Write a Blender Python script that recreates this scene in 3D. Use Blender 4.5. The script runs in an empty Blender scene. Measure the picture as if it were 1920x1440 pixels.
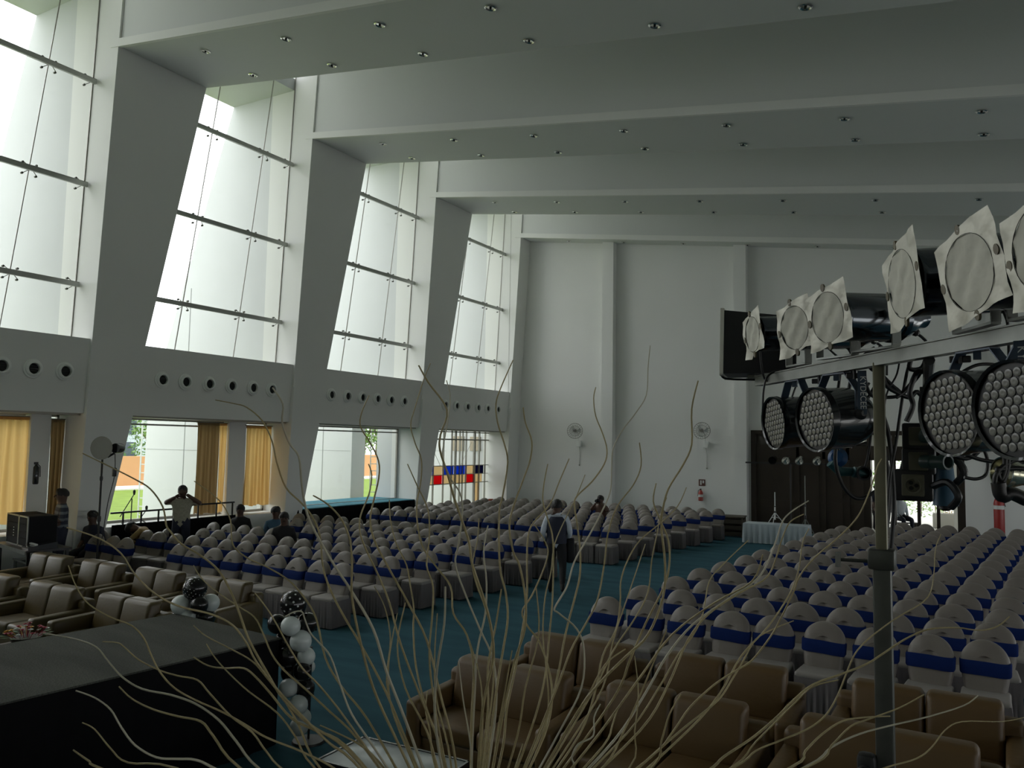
import bpy, bmesh, math, random
from mathutils import Vector, Matrix
import numpy as np
rnd = random.Random(7)
SC = bpy.context.scene
COL = SC.collection
PI = math.pi

# ---------------------------------------------------------------- camera, sky, light, exposure
F_PX = 1495.72
R_ = Vector((0.8671, 0.4978, 0.0162)).normalized()
U_ = Vector((0.0232, -0.0730, 0.9971))
FW = Vector((-0.4975, 0.8642, 0.0748)).normalized()
U_ = R_.cross(FW).normalized()
R_ = FW.cross(U_).normalized()
CAM = Vector((0, 0, 2.9))
cd = bpy.data.cameras.new('camera'); cam = bpy.data.objects.new('camera', cd); COL.objects.link(cam)
cd.sensor_width = 36; cd.lens = F_PX * 36 / 1920; cd.clip_start = 0.05; cd.clip_end = 500
m = Matrix.Identity(4)
for i in range(3):
    m[i][0] = R_[i]; m[i][1] = U_[i]; m[i][2] = -FW[i]; m[i][3] = CAM[i]
cam.matrix_world = m
SC.camera = cam

def ray(x, y): return FW * F_PX + R_ * (x - 960) - U_ * (y - 720)
def on_z(x, y, z):
    d = ray(x, y); return CAM + d * ((z - CAM.z) / d.z)
def on_x(x, y, X):
    d = ray(x, y); return CAM + d * (X / d.x)
def on_y(x, y, Y):
    d = ray(x, y); return CAM + d * (Y / d.y)
def at_depth(x, y, dep):
    d = ray(x, y); return CAM + d * (dep / F_PX)
def px(p):
    q = Vector(p) - CAM; f = q.dot(FW)
    return (960 + F_PX * q.dot(R_) / f, 720 - F_PX * q.dot(U_) / f, f)

SKY = 4.2
w = bpy.data.worlds.new('overcast_sky'); SC.world = w; w.use_nodes = True
nt = w.node_tree; bg = nt.nodes['Background']
tc = nt.nodes.new('ShaderNodeTexCoord'); sp = nt.nodes.new('ShaderNodeSeparateXYZ'); cr = nt.nodes.new('ShaderNodeValToRGB')
nt.links.new(tc.outputs['Generated'], sp.inputs[0]); nt.links.new(sp.outputs['Z'], cr.inputs[0])
cr.color_ramp.elements[0].position = 0.0; cr.color_ramp.elements[0].color = (0.86, 0.88, 0.90, 1)
cr.color_ramp.elements[1].position = 0.9; cr.color_ramp.elements[1].color = (0.97, 0.99, 1.0, 1)
nt.links.new(cr.outputs[0], bg.inputs[0]); bg.inputs[1].default_value = SKY
SC.view_settings.view_transform = 'Standard'; SC.view_settings.look = 'None'
SC.view_settings.gamma = 1; SC.view_settings.use_curve_mapping = False
SC.view_settings.exposure = 0.03
SC.cycles.use_denoising = True
SC.cycles.max_bounces = 10; SC.cycles.diffuse_bounces = 7; SC.cycles.transparent_max_bounces = 24
SC.cycles.glossy_bounces = 4; SC.cycles.sample_clamp_indirect = 6.0
SC.cycles.caustics_reflective = False; SC.cycles.caustics_refractive = False

FY = [10.16 + 5.95 * k for k in range(-3, 4)]          # front planes of the frames (Y)
FY[3], FY[4], FY[5], FY[6] = 10.16, 16.05, 22.02, 28.02
# window openings guide the sampling of the sky light
def portal(p0, p1, p2, p3):
    c = (p0 + p1 + p2 + p3) / 4
    ld = bpy.data.lights.new('window_daylight', 'AREA'); ld.shape = 'RECTANGLE'
    ux = (p1 - p0); uy = (p3 - p0); ld.size = ux.length; ld.size_y = uy.length
    ld.cycles.is_portal = True
    o = bpy.data.objects.new('window_daylight', ld); COL.objects.link(o)
    x = ux.normalized(); z = x.cross(uy.normalized()).normalized(); y = z.cross(x)
    mm = Matrix.Identity(4)
    for i in range(3):
        mm[i][0] = x[i]; mm[i][1] = y[i]; mm[i][2] = z[i]; mm[i][3] = c[i]
    o.matrix_world = mm
for k in range(1, 7):
    y0, y1 = FY[k - 1], FY[k]
    portal(Vector((-16.95, y1, 5)), Vector((-16.95, y0 + .3, 5)), Vector((-16.95, y0 + .3, 13)), Vector((-16.95, y1, 13)))
    portal(Vector((10.15, y0 + .6, 1.0)), Vector((10.15, y1 - .6, 1.0)), Vector((10.15, y1 - .6, 2.7)), Vector((10.15, y0 + .6, 2.7)))  # guides sky light through the added right-wall openings
    portal(Vector((-17.45, y1 - .1, .95)), Vector((-17.45, y0 + .3, .95)), Vector((-17.45, y0 + .3, 3.4)), Vector((-17.45, y1 - .1, 3.4)))

# ---------------------------------------------------------------- materials
def s2l(c):
    return tuple((v / 12.92 if v <= .04045 else ((v + .055) / 1.055) ** 2.4) for v in c)
def mat(name, col, rough=.6, metal=0.0, var=0.06, scale=8, bump=0.0, bscale=40, spec=.5, emit=None, coat=0):
    mm = bpy.data.materials.new(name); mm.use_nodes = True
    nt = mm.node_tree; b = nt.nodes['Principled BSDF']
    b.inputs['Roughness'].default_value = rough; b.inputs['Metallic'].default_value = metal
    b.inputs['Specular IOR Level'].default_value = spec
    if coat: b.inputs['Coat Weight'].default_value = coat
    tc = nt.nodes.new('ShaderNodeTexCoord')
    n = nt.nodes.new('ShaderNodeTexNoise'); n.inputs['Scale'].default_value = scale; n.inputs['Detail'].default_value = 4
    nt.links.new(tc.outputs['Object'], n.inputs['Vector'])
    mx = nt.nodes.new('ShaderNodeMix'); mx.data_type = 'RGBA'
    mx.inputs[6].default_value = (*[max(0, v * (1 - var)) for v in col], 1)
    mx.inputs[7].default_value = (*[min(1, v * (1 + var)) for v in col], 1)
    nt.links.new(n.outputs['Fac'], mx.inputs[0]); nt.links.new(mx.outputs[2], b.inputs['Base Color'])
    if bump:
        n2 = nt.nodes.new('ShaderNodeTexNoise'); n2.inputs['Scale'].default_value = bscale; n2.inputs['Detail'].default_value = 3
        nt.links.new(tc.outputs['Object'], n2.inputs['Vector'])
        bp = nt.nodes.new('ShaderNodeBump'); bp.inputs['Strength'].default_value = bump; bp.inputs['Distance'].default_value = .02
        nt.links.new(n2.outputs['Fac'], bp.inputs['Height']); nt.links.new(bp.outputs['Normal'], b.inputs['Normal'])
    if emit:
        b.inputs['Emission Color'].default_value = (*emit[:3], 1); b.inputs['Emission Strength'].default_value = emit[3]
    return mm
M = {}
M['wall'] = mat('painted_plaster', (.78, .785, .76), .75, var=.03, scale=.7, bump=.08, bscale=60, spec=.2)
M['ceil'] = mat('painted_soffit', (.66, .675, .66), .75, var=.03, scale=.5, spec=.2)
M['ext'] = mat('exterior_render', (.62, .635, .64), .8, var=.03, scale=1.2, spec=.1)
M['pane_frame'] = mat('window_metal', (.30, .29, .26), .45, .5)
M['rail'] = mat('steel_rail', (.42, .43, .40), .4, .6)
M['fit'] = mat('steel_fitting', (.10, .10, .09), .4, .7)
M['ventrim'] = mat('vent_paint', (.80, .82, .79), .6)
M['dark'] = mat('dark_void', (.012, .014, .013), .9)
M['chrome'] = mat('chrome', (.75, .75, .72), .18, 1.0, var=.02)
M['cover'] = mat('taupe_stretch_cover', (.18, .16, .14), .48, var=.08, scale=5, bump=.3, bscale=14, spec=.5)
M['skirt'] = mat('mauve_skirt_cloth', (.16, .145, .145), .7, var=.08, scale=5, bump=.15, bscale=20, spec=.3)
M['seat'] = mat('window_lit_seat_cover', (.29, .27, .25), .6, var=.08, scale=5, bump=.25, bscale=14, spec=.35)  # paler than the back cover: grazing window light put into the colour
M['sash'] = mat('royal_blue_sash', (.005, .018, .10), .8, var=.15, scale=9, bump=.1, bscale=30, spec=.12)
M['leather'] = mat('brown_leather', (.105, .060, .019), .48, var=.14, scale=3, bump=.12, bscale=25, spec=.5)
M['leather_l'] = mat('olive_brown_leather', (.085, .060, .021), .42, var=.14, scale=3, bump=.12, bscale=25, spec=.55)
M['black_cloth'] = mat('black_cloth', (.008, .008, .009), .9, bump=.3, bscale=12, spec=.1)
M['black'] = mat('black_plastic', (.012, .012, .013), .42, var=.1)
M['blackm'] = mat('black_enamel', (.022, .024, .026), .22, .3, var=.1, coat=.4)
M['bluegrey'] = mat('blue_grey_enamel', (.035, .055, .085), .4, .2)
M['galv'] = mat('galvanised_steel', (.17, .18, .165), .38, .75, var=.25, scale=14)
M['paper'] = mat('heat_paper', (.56, .55, .47), .7, var=.14, scale=9, bump=.5, bscale=9, spec=.2)
M['foilp'] = mat('foil_frame', (.44, .43, .36), .45, .3, var=.15, scale=10, bump=.5, bscale=10)
M['lens'] = mat('led_lens', (.17, .17, .15), .25, .0, var=.2, spec=.5)
M['twig'] = mat('dried_twig', (.42, .35, .19), .42, var=.3, scale=18, bump=.4, bscale=60, spec=.4)
M['twig_p'] = mat('pale_peeled_twig', (.50, .47, .36), .35, var=.2, scale=18, spec=.5)
M['curtain'] = None
M['wood'] = mat('dark_stained_wood', (.026, .018, .011), .5, var=.3, scale=4, spec=.4)
M['woodl'] = mat('crate_wood', (.06, .05, .035), .7, var=.3, scale=6)
M['red'] = mat('red_cylinder_paint', (.30, .016, .012), .4, var=.1)
M['redx'] = mat('red_extinguisher', (.34, .045, .03), .4, var=.1)
M['white'] = mat('white_plastic', (.62, .64, .62), .5)
M['whitec'] = mat('white_satin', (.46, .52, .56), .5, var=.05, bump=.1)
M['balw'] = mat('white_balloon_latex', (.55, .60, .58), .3, spec=.5, var=.03)
M['balb'] = mat('black_balloon_latex', (.01, .01, .01), .16, spec=.5)
M['grass'] = mat('lawn_grass', (.12, .18, .03), .9, var=.35, scale=1.5, spec=.1)
M['orange'] = mat('orange_boundary_paint', (.42, .225, .095), .8, var=.08, scale=1)
M['leafd'] = mat('tree_leaf', (.045, .12, .03), .6, var=.4, scale=1.0)
M['leafl'] = mat('shrub_leaf', (.13, .24, .045), .6, var=.4, scale=2.0)
M['bark'] = mat('bark', (.12, .09, .06), .9, bump=.5)
M['pave'] = mat('pale_paving', (.55, .54, .50), .9, var=.1, scale=2)
M['skin'] = mat('brown_skin', (.085, .045, .03), .55, var=.06)
M['hair'] = mat('black_hair', (.006, .005, .005), .6, bump=.4, bscale=60)
M['navy'] = mat('navy_cloth', (.012, .016, .035), .75, bump=.2, bscale=18)
M['blk'] = mat('black_trouser_cloth', (.007, .007, .009), .8, bump=.2, bscale=18)
M['shirtw'] = mat('white_shirt_cloth', (.50, .55, .62), .75, bump=.2, bscale=18)
M['yellow'] = mat('mustard_shirt_cloth', (.25, .17, .06), .75, bump=.2, bscale=18)
M['blue'] = mat('blue_shirt_cloth', (.035, .09, .15), .75, bump=.2, bscale=18)
M['tan'] = mat('pale_print_shirt', (.32, .31, .24), .75, var=.4, scale=35, bump=.2, bscale=18)
M['teal'] = mat('teal_enamel', (.03, .10, .11), .35, .2)
M['blueb'] = mat('blue_plastic', (.012, .07, .20), .4)
M['cream'] = mat('cream_panel', (.42, .36, .27), .6)
M['pinkf'] = mat('pink_petal', (.35, .03, .06), .6, var=.2)
M['yelf'] = mat('yellow_petal', (.55, .30, .03), .6, var=.2)
M['whf'] = mat('white_petal', (.6, .62, .6), .6)
M['tabletop'] = mat('frosted_glass_top', (.30, .33, .33), .2, spec=.6)

def striped(name, a, b, scale, axis='Z'):
    mm = bpy.data.materials.new(name); mm.use_nodes = True; nt = mm.node_tree; bs = nt.nodes['Principled BSDF']
    tc = nt.nodes.new('ShaderNodeTexCoord'); wv = nt.nodes.new('ShaderNodeTexWave'); wv.bands_direction = axis
    wv.inputs['Scale'].default_value = scale; wv.inputs['Distortion'].default_value = 0.3
    cr = nt.nodes.new('ShaderNodeValToRGB'); cr.color_ramp.elements[0].position = .62; cr.color_ramp.elements[0].color = (*a, 1)
    cr.color_ramp.elements[1].position = .68; cr.color_ramp.elements[1].color = (*b, 1)
    nt.links.new(tc.outputs['Object'], wv.inputs['Vector']); nt.links.new(wv.outputs['Color'], cr.inputs[0])
    nt.links.new(cr.outputs[0], bs.inputs['Base Color']); bs.inputs['Roughness'].default_value = .8
    return mm
M['stripe'] = striped('striped_shirt_cloth', (.03, .035, .055), (.14, .16, .18), 2.4)

def curtain_mat(name, col, trans):
    mm = bpy.data.materials.new(name); mm.use_nodes = True; nt = mm.node_tree; b = nt.nodes['Principled BSDF']
    b.inputs['Base Color'].default_value = (*col, 1); b.inputs['Roughness'].default_value = .8
    t = nt.nodes.new('ShaderNodeBsdfTranslucent'); t.inputs[0].default_value = (*col, 1)
    n = nt.nodes.new('ShaderNodeTexNoise'); n.inputs['Scale'].default_value = 3
    mx = nt.nodes.new('ShaderNodeMixShader'); mx.inputs[0].default_value = trans
    nt.links.new(b.outputs[0], mx.inputs[1]); nt.links.new(t.outputs[0], mx.inputs[2])
    nt.links.new(mx.outputs[0], nt.nodes['Material Output'].inputs[0])
    return mm
for nm_, c_ in (('tcream', (.75, .62, .42)), ('pblue', (.03, .14, .62)), ('pnavy', (.01, .012, .10)), ('pred', (.70, .03, .04))):
    M[nm_] = curtain_mat(nm_ + '_film', c_, .75)
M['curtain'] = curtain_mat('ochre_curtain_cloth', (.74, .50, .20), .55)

def glass_mat(name, tint, refl):
    mm = bpy.data.materials.new(name); mm.use_nodes = True; nt = mm.node_tree
    for n in list(nt.nodes):
        if n.type != 'OUTPUT_MATERIAL': nt.nodes.remove(n)
    t = nt.nodes.new('ShaderNodeBsdfTransparent'); t.inputs[0].default_value = (*tint, 1)
    g = nt.nodes.new('ShaderNodeBsdfGlossy'); g.inputs['Roughness'].default_value = .03
    lw = nt.nodes.new('ShaderNodeLayerWeight'); lw.inputs[0].default_value = .5
    pw = nt.nodes.new('ShaderNodeMath'); pw.operation = 'POWER'; pw.inputs[1].default_value = 4
    nt.links.new(lw.outputs['Facing'], pw.inputs[0])
    fr = nt.nodes.new('ShaderNodeMath'); fr.operation = 'MULTIPLY_ADD'; fr.inputs[1].default_value = .45; fr.inputs[2].default_value = .02
    nt.links.new(pw.outputs[0], fr.inputs[0])
    mx = nt.nodes.new('ShaderNodeMixShader')
    nt.links.new(fr.outputs[0], mx.inputs[0]); nt.links.new(t.outputs[0], mx.inputs[1]); nt.links.new(g.outputs[0], mx.inputs[2])
    nt.links.new(mx.outputs[0], nt.nodes['Material Output'].inputs[0])
    return mm
M['glass'] = glass_mat('clear_pane', (.965, .97, .965), 1.35)

def carpet_mat(name, c1, c2, sc2=180, fac=.5):
    mm = bpy.data.materials.new(name); mm.use_nodes = True; nt = mm.node_tree; b = nt.nodes['Principled BSDF']
    tc = nt.nodes.new('ShaderNodeTexCoord')
    n1 = nt.nodes.new('ShaderNodeTexNoise'); n1.inputs['Scale'].default_value = 1.6; n1.inputs['Detail'].default_value = 3
    mp = nt.nodes.new('ShaderNodeMapping'); mp.inputs['Scale'].default_value = (.45, 2.2, 1)
    n2 = nt.nodes.new('ShaderNodeTexNoise'); n2.inputs['Scale'].default_value = sc2
    nt.links.new(tc.outputs['Object'], mp.inputs[0]); nt.links.new(mp.outputs[0], n1.inputs['Vector']); nt.links.new(tc.outputs['Object'], n2.inputs['Vector'])
    mx = nt.nodes.new('ShaderNodeMix'); mx.data_type = 'RGBA'; mx.inputs[6].default_value = (*c1, 1); mx.inputs[7].default_value = (*c2, 1)
    cr = nt.nodes.new('ShaderNodeValToRGB'); cr.color_ramp.elements[0].position = .35; cr.color_ramp.elements[1].position = .65
    nt.links.new(n1.outputs['Fac'], cr.inputs[0]); nt.links.new(cr.outputs[0], mx.inputs[0])
    m2 = nt.nodes.new('ShaderNodeMix'); m2.data_type = 'RGBA'; m2.blend_type = 'MULTIPLY'; m2.inputs[0].default_value = fac
    nt.links.new(mx.outputs[2], m2.inputs[6]); nt.links.new(n2.outputs['Fac'], m2.inputs[7])
    nt.links.new(m2.outputs[2], b.inputs['Base Color'])
    bp = nt.nodes.new('ShaderNodeBump'); bp.inputs['Strength'].default_value = .4; bp.inputs['Distance'].default_value = .01
    nt.links.new(n2.outputs['Fac'], bp.inputs['Height']); nt.links.new(bp.outputs[0], b.inputs['Normal'])
    b.inputs['Roughness'].default_value = .95; b.inputs['Specular IOR Level'].default_value = .1
    return mm
M['carpet'] = carpet_mat('teal_carpet', (.038, .112, .148), (.056, .150, .19))
M['gcarpet'] = carpet_mat('grey_stage_carpet', (.11, .115, .10), (.15, .155, .135), 75, .85)
M['pcarpet'] = carpet_mat('pale_blue_platform_carpet', (.09, .27, .34), (.12, .31, .38))

# ---------------------------------------------------------------- mesh building
class MB:
    def __init__(s): s.v = []; s.f = []; s.m = []; s.cm = 0; s.T = None
    def add(s, vs, fs):
        o = len(s.v)
        if s.T is not None: vs = [s.T @ Vector(p) for p in vs]
        s.v += [tuple(p) for p in vs]; s.f += [tuple(i + o for i in f) for f in fs]; s.m += [s.cm] * len(fs); return s
    def box(s, x0, x1, y0, y1, z0, z1):
        return s.add([(x, y, z) for z in (z0, z1) for y in (y0, y1) for x in (x0, x1)],
                     [(0, 2, 3, 1), (4, 5, 7, 6), (0, 1, 5, 4), (2, 6, 7, 3), (0, 4, 6, 2), (1, 3, 7, 5)])
    def prism(s, pts, axis, a, b):
        # pts: 2-D outline, extruded along axis from a to b
        def P(p, t):
            return {'x': (t, p[0], p[1]), 'y': (p[0], t, p[1]), 'z': (p[0], p[1], t)}[axis]
        n = len(pts); vs = [P(p, a) for p in pts] + [P(p, b) for p in pts]
        return s.add(vs, [tuple(range(n))[::-1], tuple(range(n, 2 * n))] + [(i, (i + 1) % n, n + (i + 1) % n, n + i) for i in range(n)])
    def tube(s, pts, r, n=8, caps=True):
        pts = [Vector(p) for p in pts]; L = len(pts)
        rs = r if isinstance(r, (list, tuple)) else [r] * L
        vs = []; nrm = None
        for i, p in enumerate(pts):
            t = (pts[min(i + 1, L - 1)] - pts[max(i - 1, 0)]).normalized()
            if nrm is None:
                a = Vector((0, 0, 1)) if abs(t.z) < .9 else Vector((1, 0, 0)); nrm = t.cross(a).normalized()
            else:
                nrm = (nrm - t * nrm.dot(t)).normalized()
            bn = t.cross(nrm)
            for k in range(n):
                a = 2 * PI * k / n; vs.append(p + (nrm * math.cos(a) + bn * math.sin(a)) * rs[i])
        fs = [(i * n + k, i * n + (k + 1) % n, (i + 1) * n + (k + 1) % n, (i + 1) * n + k) for i in range(L - 1) for k in range(n)]
        if caps: fs += [tuple(range(n))[::-1], tuple((L - 1) * n + k for k in range(n))]
        return s.add(vs, fs)
    def lathe(s, prof, n=20, mtx=None, cap=True):
        # prof: (radius, height) list about local z
        vs = []
        for r, h in prof:
            for k in range(n):
                a = 2 * PI * k / n; vs.append(Vector((r * math.cos(a), r * math.sin(a), h)))
        if mtx is not None: vs = [mtx @ p for p in vs]
        L = len(prof)
        fs = [(i * n + k, i * n + (k + 1) % n, (i + 1) * n + (k + 1) % n, (i + 1) * n + k) for i in range(L - 1) for k in range(n)]
        if cap: fs += [tuple(range(n))[::-1], tuple((L - 1) * n + k for k in range(n))]
        return s.add(vs, fs)
    def ball(s, c, r, n=14, sq=(1, 1, 1)):
        prof = [(r * math.sin(PI * i / (n // 2)), -r * math.cos(PI * i / (n // 2))) for i in range(n // 2 + 1)]
        prof[0] = (r * .02, -r); prof[-1] = (r * .02, r)
        return s.lathe(prof, n, Matrix.Translation(Vector(c)) @ Matrix.Diagonal((*sq, 1)))
    def rbox(s, x0, x1, y0, y1, z0, z1, r, seg=3, crown=0.0):
        bm = bmesh.new(); bmesh.ops.create_cube(bm, size=1)
        for v in bm.verts:
            v.co = Vector(((x0 + x1) / 2 + v.co.x * (x1 - x0), (y0 + y1) / 2 + v.co.y * (y1 - y0), (z0 + z1) / 2 + v.co.z * (z1 - z0)))
        bmesh.ops.bevel(bm, geom=list(bm.edges), offset=r, segments=seg, profile=.5, affect='EDGES')
        bm.verts.index_update()
        vs = [v.co.copy() for v in bm.verts]; fs = [tuple(v.index for v in f.verts) for f in bm.faces]; bm.free()
        return s.add(vs, fs)
    def mesh(s, name, mats, smooth=True, ang=35):
        me = bpy.data.meshes.new(name); me.from_pydata([tuple(v) for v in s.v], [], s.f)
        for mm in (mats if isinstance(mats, (list, tuple)) else [mats]): me.materials.append(mm)
        if any(s.m): me.polygons.foreach_set('material_index', s.m)
        me.update()
        if smooth:
            me.shade_smooth(); me.set_sharp_from_angle(angle=math.radians(ang))
        return me
    def obj(s, name, mats, parent=None, smooth=True, ang=35, loc=None, fix=True):
        me = s.mesh(name, mats, smooth, ang)
        if fix:
            bm = bmesh.new(); bm.from_mesh(me); bmesh.ops.recalc_face_normals(bm, faces=bm.faces); bm.to_mesh(me); bm.free()
            if smooth: me.set_sharp_from_angle(angle=math.radians(ang))
        o = bpy.data.objects.new(name, me); COL.objects.link(o)
        if parent: o.parent = parent
        if loc is not None: o.location = loc
        return o
def tag(o, label=None, cat=None, group=None, kind=None):
    if label: o['label'] = label
    if cat: o['category'] = cat
    if group: o['group'] = group
    if kind: o['kind'] = kind
    return o
def thing(name, label, cat, loc=(0, 0, 0), rz=0, group=None, kind=None):
    o = bpy.data.objects.new(name, None); COL.objects.link(o); o.empty_display_size = .1
    o.location = loc; o.rotation_euler = (0, 0, rz)
    return tag(o, label, cat, group, kind)
def kids(o): return [c for c in bpy.data.objects if c.parent == o]
def copy_tree(src, loc, rz, label, tree=None):
    r = src.copy(); COL.objects.link(r); r.location = loc; r.rotation_euler = (0, 0, rz); r['label'] = label
    for ch, sub in tree:
        c = ch.copy(); COL.objects.link(c); c.parent = r
        for g in sub:
            d = g.copy(); COL.objects.link(d); d.parent = c
    return r
def tree_of(o): return [(c, kids(c)) for c in kids(o)]
ORD = ['first', 'second', 'third', 'fourth', 'fifth', 'sixth', 'seventh', 'eighth', 'ninth', 'tenth', 'eleventh', 'twelfth',
       'thirteenth', 'fourteenth', 'fifteenth', 'sixteenth', 'seventeenth', 'eighteenth', 'nineteenth', 'twentieth']
def smooth_path(pts, sub=4):
    # Catmull-Rom through the points
    P = [Vector(p) for p in pts]; out = []
    for i in range(len(P) - 1):
        a = P[max(i - 1, 0)]; b = P[i]; c = P[i + 1]; d = P[min(i + 2, len(P) - 1)]
        for k in range(sub):
            t = k / sub
            out.append(.5 * ((2 * b) + (c - a) * t + (2 * a - 5 * b + 4 * c - d) * t * t + (3 * b - a - 3 * c + d) * t ** 3))
    out.append(P[-1]); return out
# ---------------------------------------------------------------- the building
def fx(z): return -16.45 + .055 * z            # hall face of the frames on the window side
def gx(z): return -17.16 + .0464 * z           # plane of the tall glazing
def soff(x): return 11.35 - .134 * (x + 15.82) # underside of the roof beams
LY = 28.85
def struct(name, mb, m, parent=None, **k):
    o = mb.obj(name, m, parent, **k); o['kind'] = 'structure' if not parent else ''
    if parent: del o['kind']
    return o
b = MB(); b.box(-16.6, 10, -9, 29.0, -.2, 0); struct('floor', b, M['carpet'])
b = MB(); b.box(-140, -17.4, -60, 140, -.35, -.06); struct('lawn_ground', b, M['grass'])
b = MB(); b.box(-17.4, 60, 29.0, 90, -.25, -.01); struct('ground_paving', b, M['pave'])
b = MB()
b.prism([(-16.6, soff(-16.6) + 2.35), (10, soff(10) + 2.35), (10, soff(10) + 2.6), (-16.6, soff(-16.6) + 2.6)], 'y', -9, 30)
struct('ceiling', b, M['ceil'])
b = MB(); b.box(10, 10.2, -9, 29.2, 0, 1.0); b.box(10, 10.2, -9, 29.2, 2.7, 11)  # unseen low openings, added to send light across onto the pillars
for k in range(0, 7): b.box(10, 10.2, FY[k] - .6, FY[k] + .6 + (0 if k < 6 else .6), 1.0, 2.7)
b.box(10, 10.2, -9, FY[0] - .6, 1.0, 2.7)
struct('wall_right', b, M['wall'], smooth=False)
b = MB(); b.box(10.2, 70, -60, 29, -.3, -.06); struct('ground_paving', b, M['pave'])  # unseen pale ground, added to bounce neutral light through the right openings
b = MB(); b.box(-17.4, 10.2, -9.2, -9, 0, 14); struct('wall_back', b, M['wall'])

PROF = [(0, .42), (1.0, .64), (3.4, 1.05), (4.36, 1.08), (5.0, 1.27), (11.35, 2.3), (13.6, 2.3)]
def backoff(z):
    for (a, p), (c, q) in zip(PROF, PROF[1:]):
        if a <= z <= c: return p + (q - p) * (z - a) / (c - a)
    return PROF[-1][1]
for k, y in enumerate(FY):
    # frame leg: front face square to the hall, rear edge raked
    b = MB(); vs = []
    for z, dpt in PROF:
        if k == 6: dpt = max(dpt, .9)
        vs += [(fx(z), y, z), (fx(z), y + dpt, z), (-17.45, y + dpt, z), (-17.45, y, z)]
    n = len(PROF); fs = [(0, 1, 2, 3), tuple(4 * (n - 1) + i for i in (3, 2, 1, 0))]
    for i in range(n - 1):
        for j in range(4): fs.append((4 * i + j, 4 * i + (j + 1) % 4, 4 * i + 4 + (j + 1) % 4, 4 * i + 4 + j))
    b.add(vs, fs)
    p = struct('pillar', b, M['wall'], smooth=False)
    b = MB(); pts = []
    for z in (0, 1.0, 3.4, 4.36): pts.append(z)
    vs = []
    for z in pts:
        d = backoff(z) if k < 6 else .82
        vs += [(fx(z) + .05, y - .012, z), (fx(z) + .05, y + d + .02, z), (fx(z) - .02, y + d + .02, z), (fx(z) - .02, y - .012, z)]
    fs = [(0, 1, 2, 3), (15, 14, 13, 12)]
    for i in range(3):
        for j in range(4): fs.append((4 * i + j, 4 * i + (j + 1) % 4, 4 * i + 4 + (j + 1) % 4, 4 * i + 4 + j))
    b.add(vs, fs); struct('pier_casing', b, M['wall'], p, smooth=False)
    # roof beam with its ledge
    b = MB(); x0, x1 = -15.80, 10.0
    b.prism([(x0, soff(x0)), (x1, soff(x1)), (x1, soff(x1) + 2.4), (x0, soff(x0) + 2.4)], 'y', y + .05, y + 2.3)
    bo = struct('ceiling_beam', b, M['ceil'], smooth=False)
    b = MB(); b.prism([(-16.08, soff(-16.08) - .01), (x1, soff(x1) - .01), (x1, soff(x1) + .19), (-16.08, soff(-16.08) + .17)], 'y', y - .02, y + .06)
    struct('ledge', b, M['wall'], bo, smooth=False)
    # outside buttress
    if k >= 2:
        b = MB()
        b.prism([(-22.5, -.06), (-19.26, -.06), (-19.26, 3.7), (-22.45, 3.7)], 'y', y, y + .72)
        b.prism([(-22.42, 3.7), (-17.45, 3.7), (-17.45, 13.6), (-19.1, 13.6), (-19.1, 12.9)], 'y', y, y + .72)
        b.prism([(-18.11, -.06), (-17.45, -.06), (-17.45, 3.7), (-18.11, 3.7)], 'y', y, y + .72)
        if k == 6: b.prism([(-19.26, -.06), (-18.11, -.06), (-18.11, 3.7), (-19.26, 3.7)], 'y', y + .002, y + .7)
        e = struct('buttress_wall', b, M['ext'], smooth=False)
        b = MB()
        b.box(-20.66, -20.63, y - .006, y, 0, 7.5); b.box(-22.4, -19.3, y - .006, y, 2.55, 2.56)
        struct('render_joint', b, mat('joint_grey', (.30, .31, .31), .9) if k == 2 else bpy.data.materials['joint_grey'], e, smooth=False)
b = MB(); b.box(-19.1, -16.6, -2, 30, 12.9, 13.25); struct('eave_slab', b, M['ext'], smooth=False)
b = MB(); b.box(-17.45, -17.35, -9, 4.2, 0, 3.0); struct('wall_left', b, M['wall'])

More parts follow.
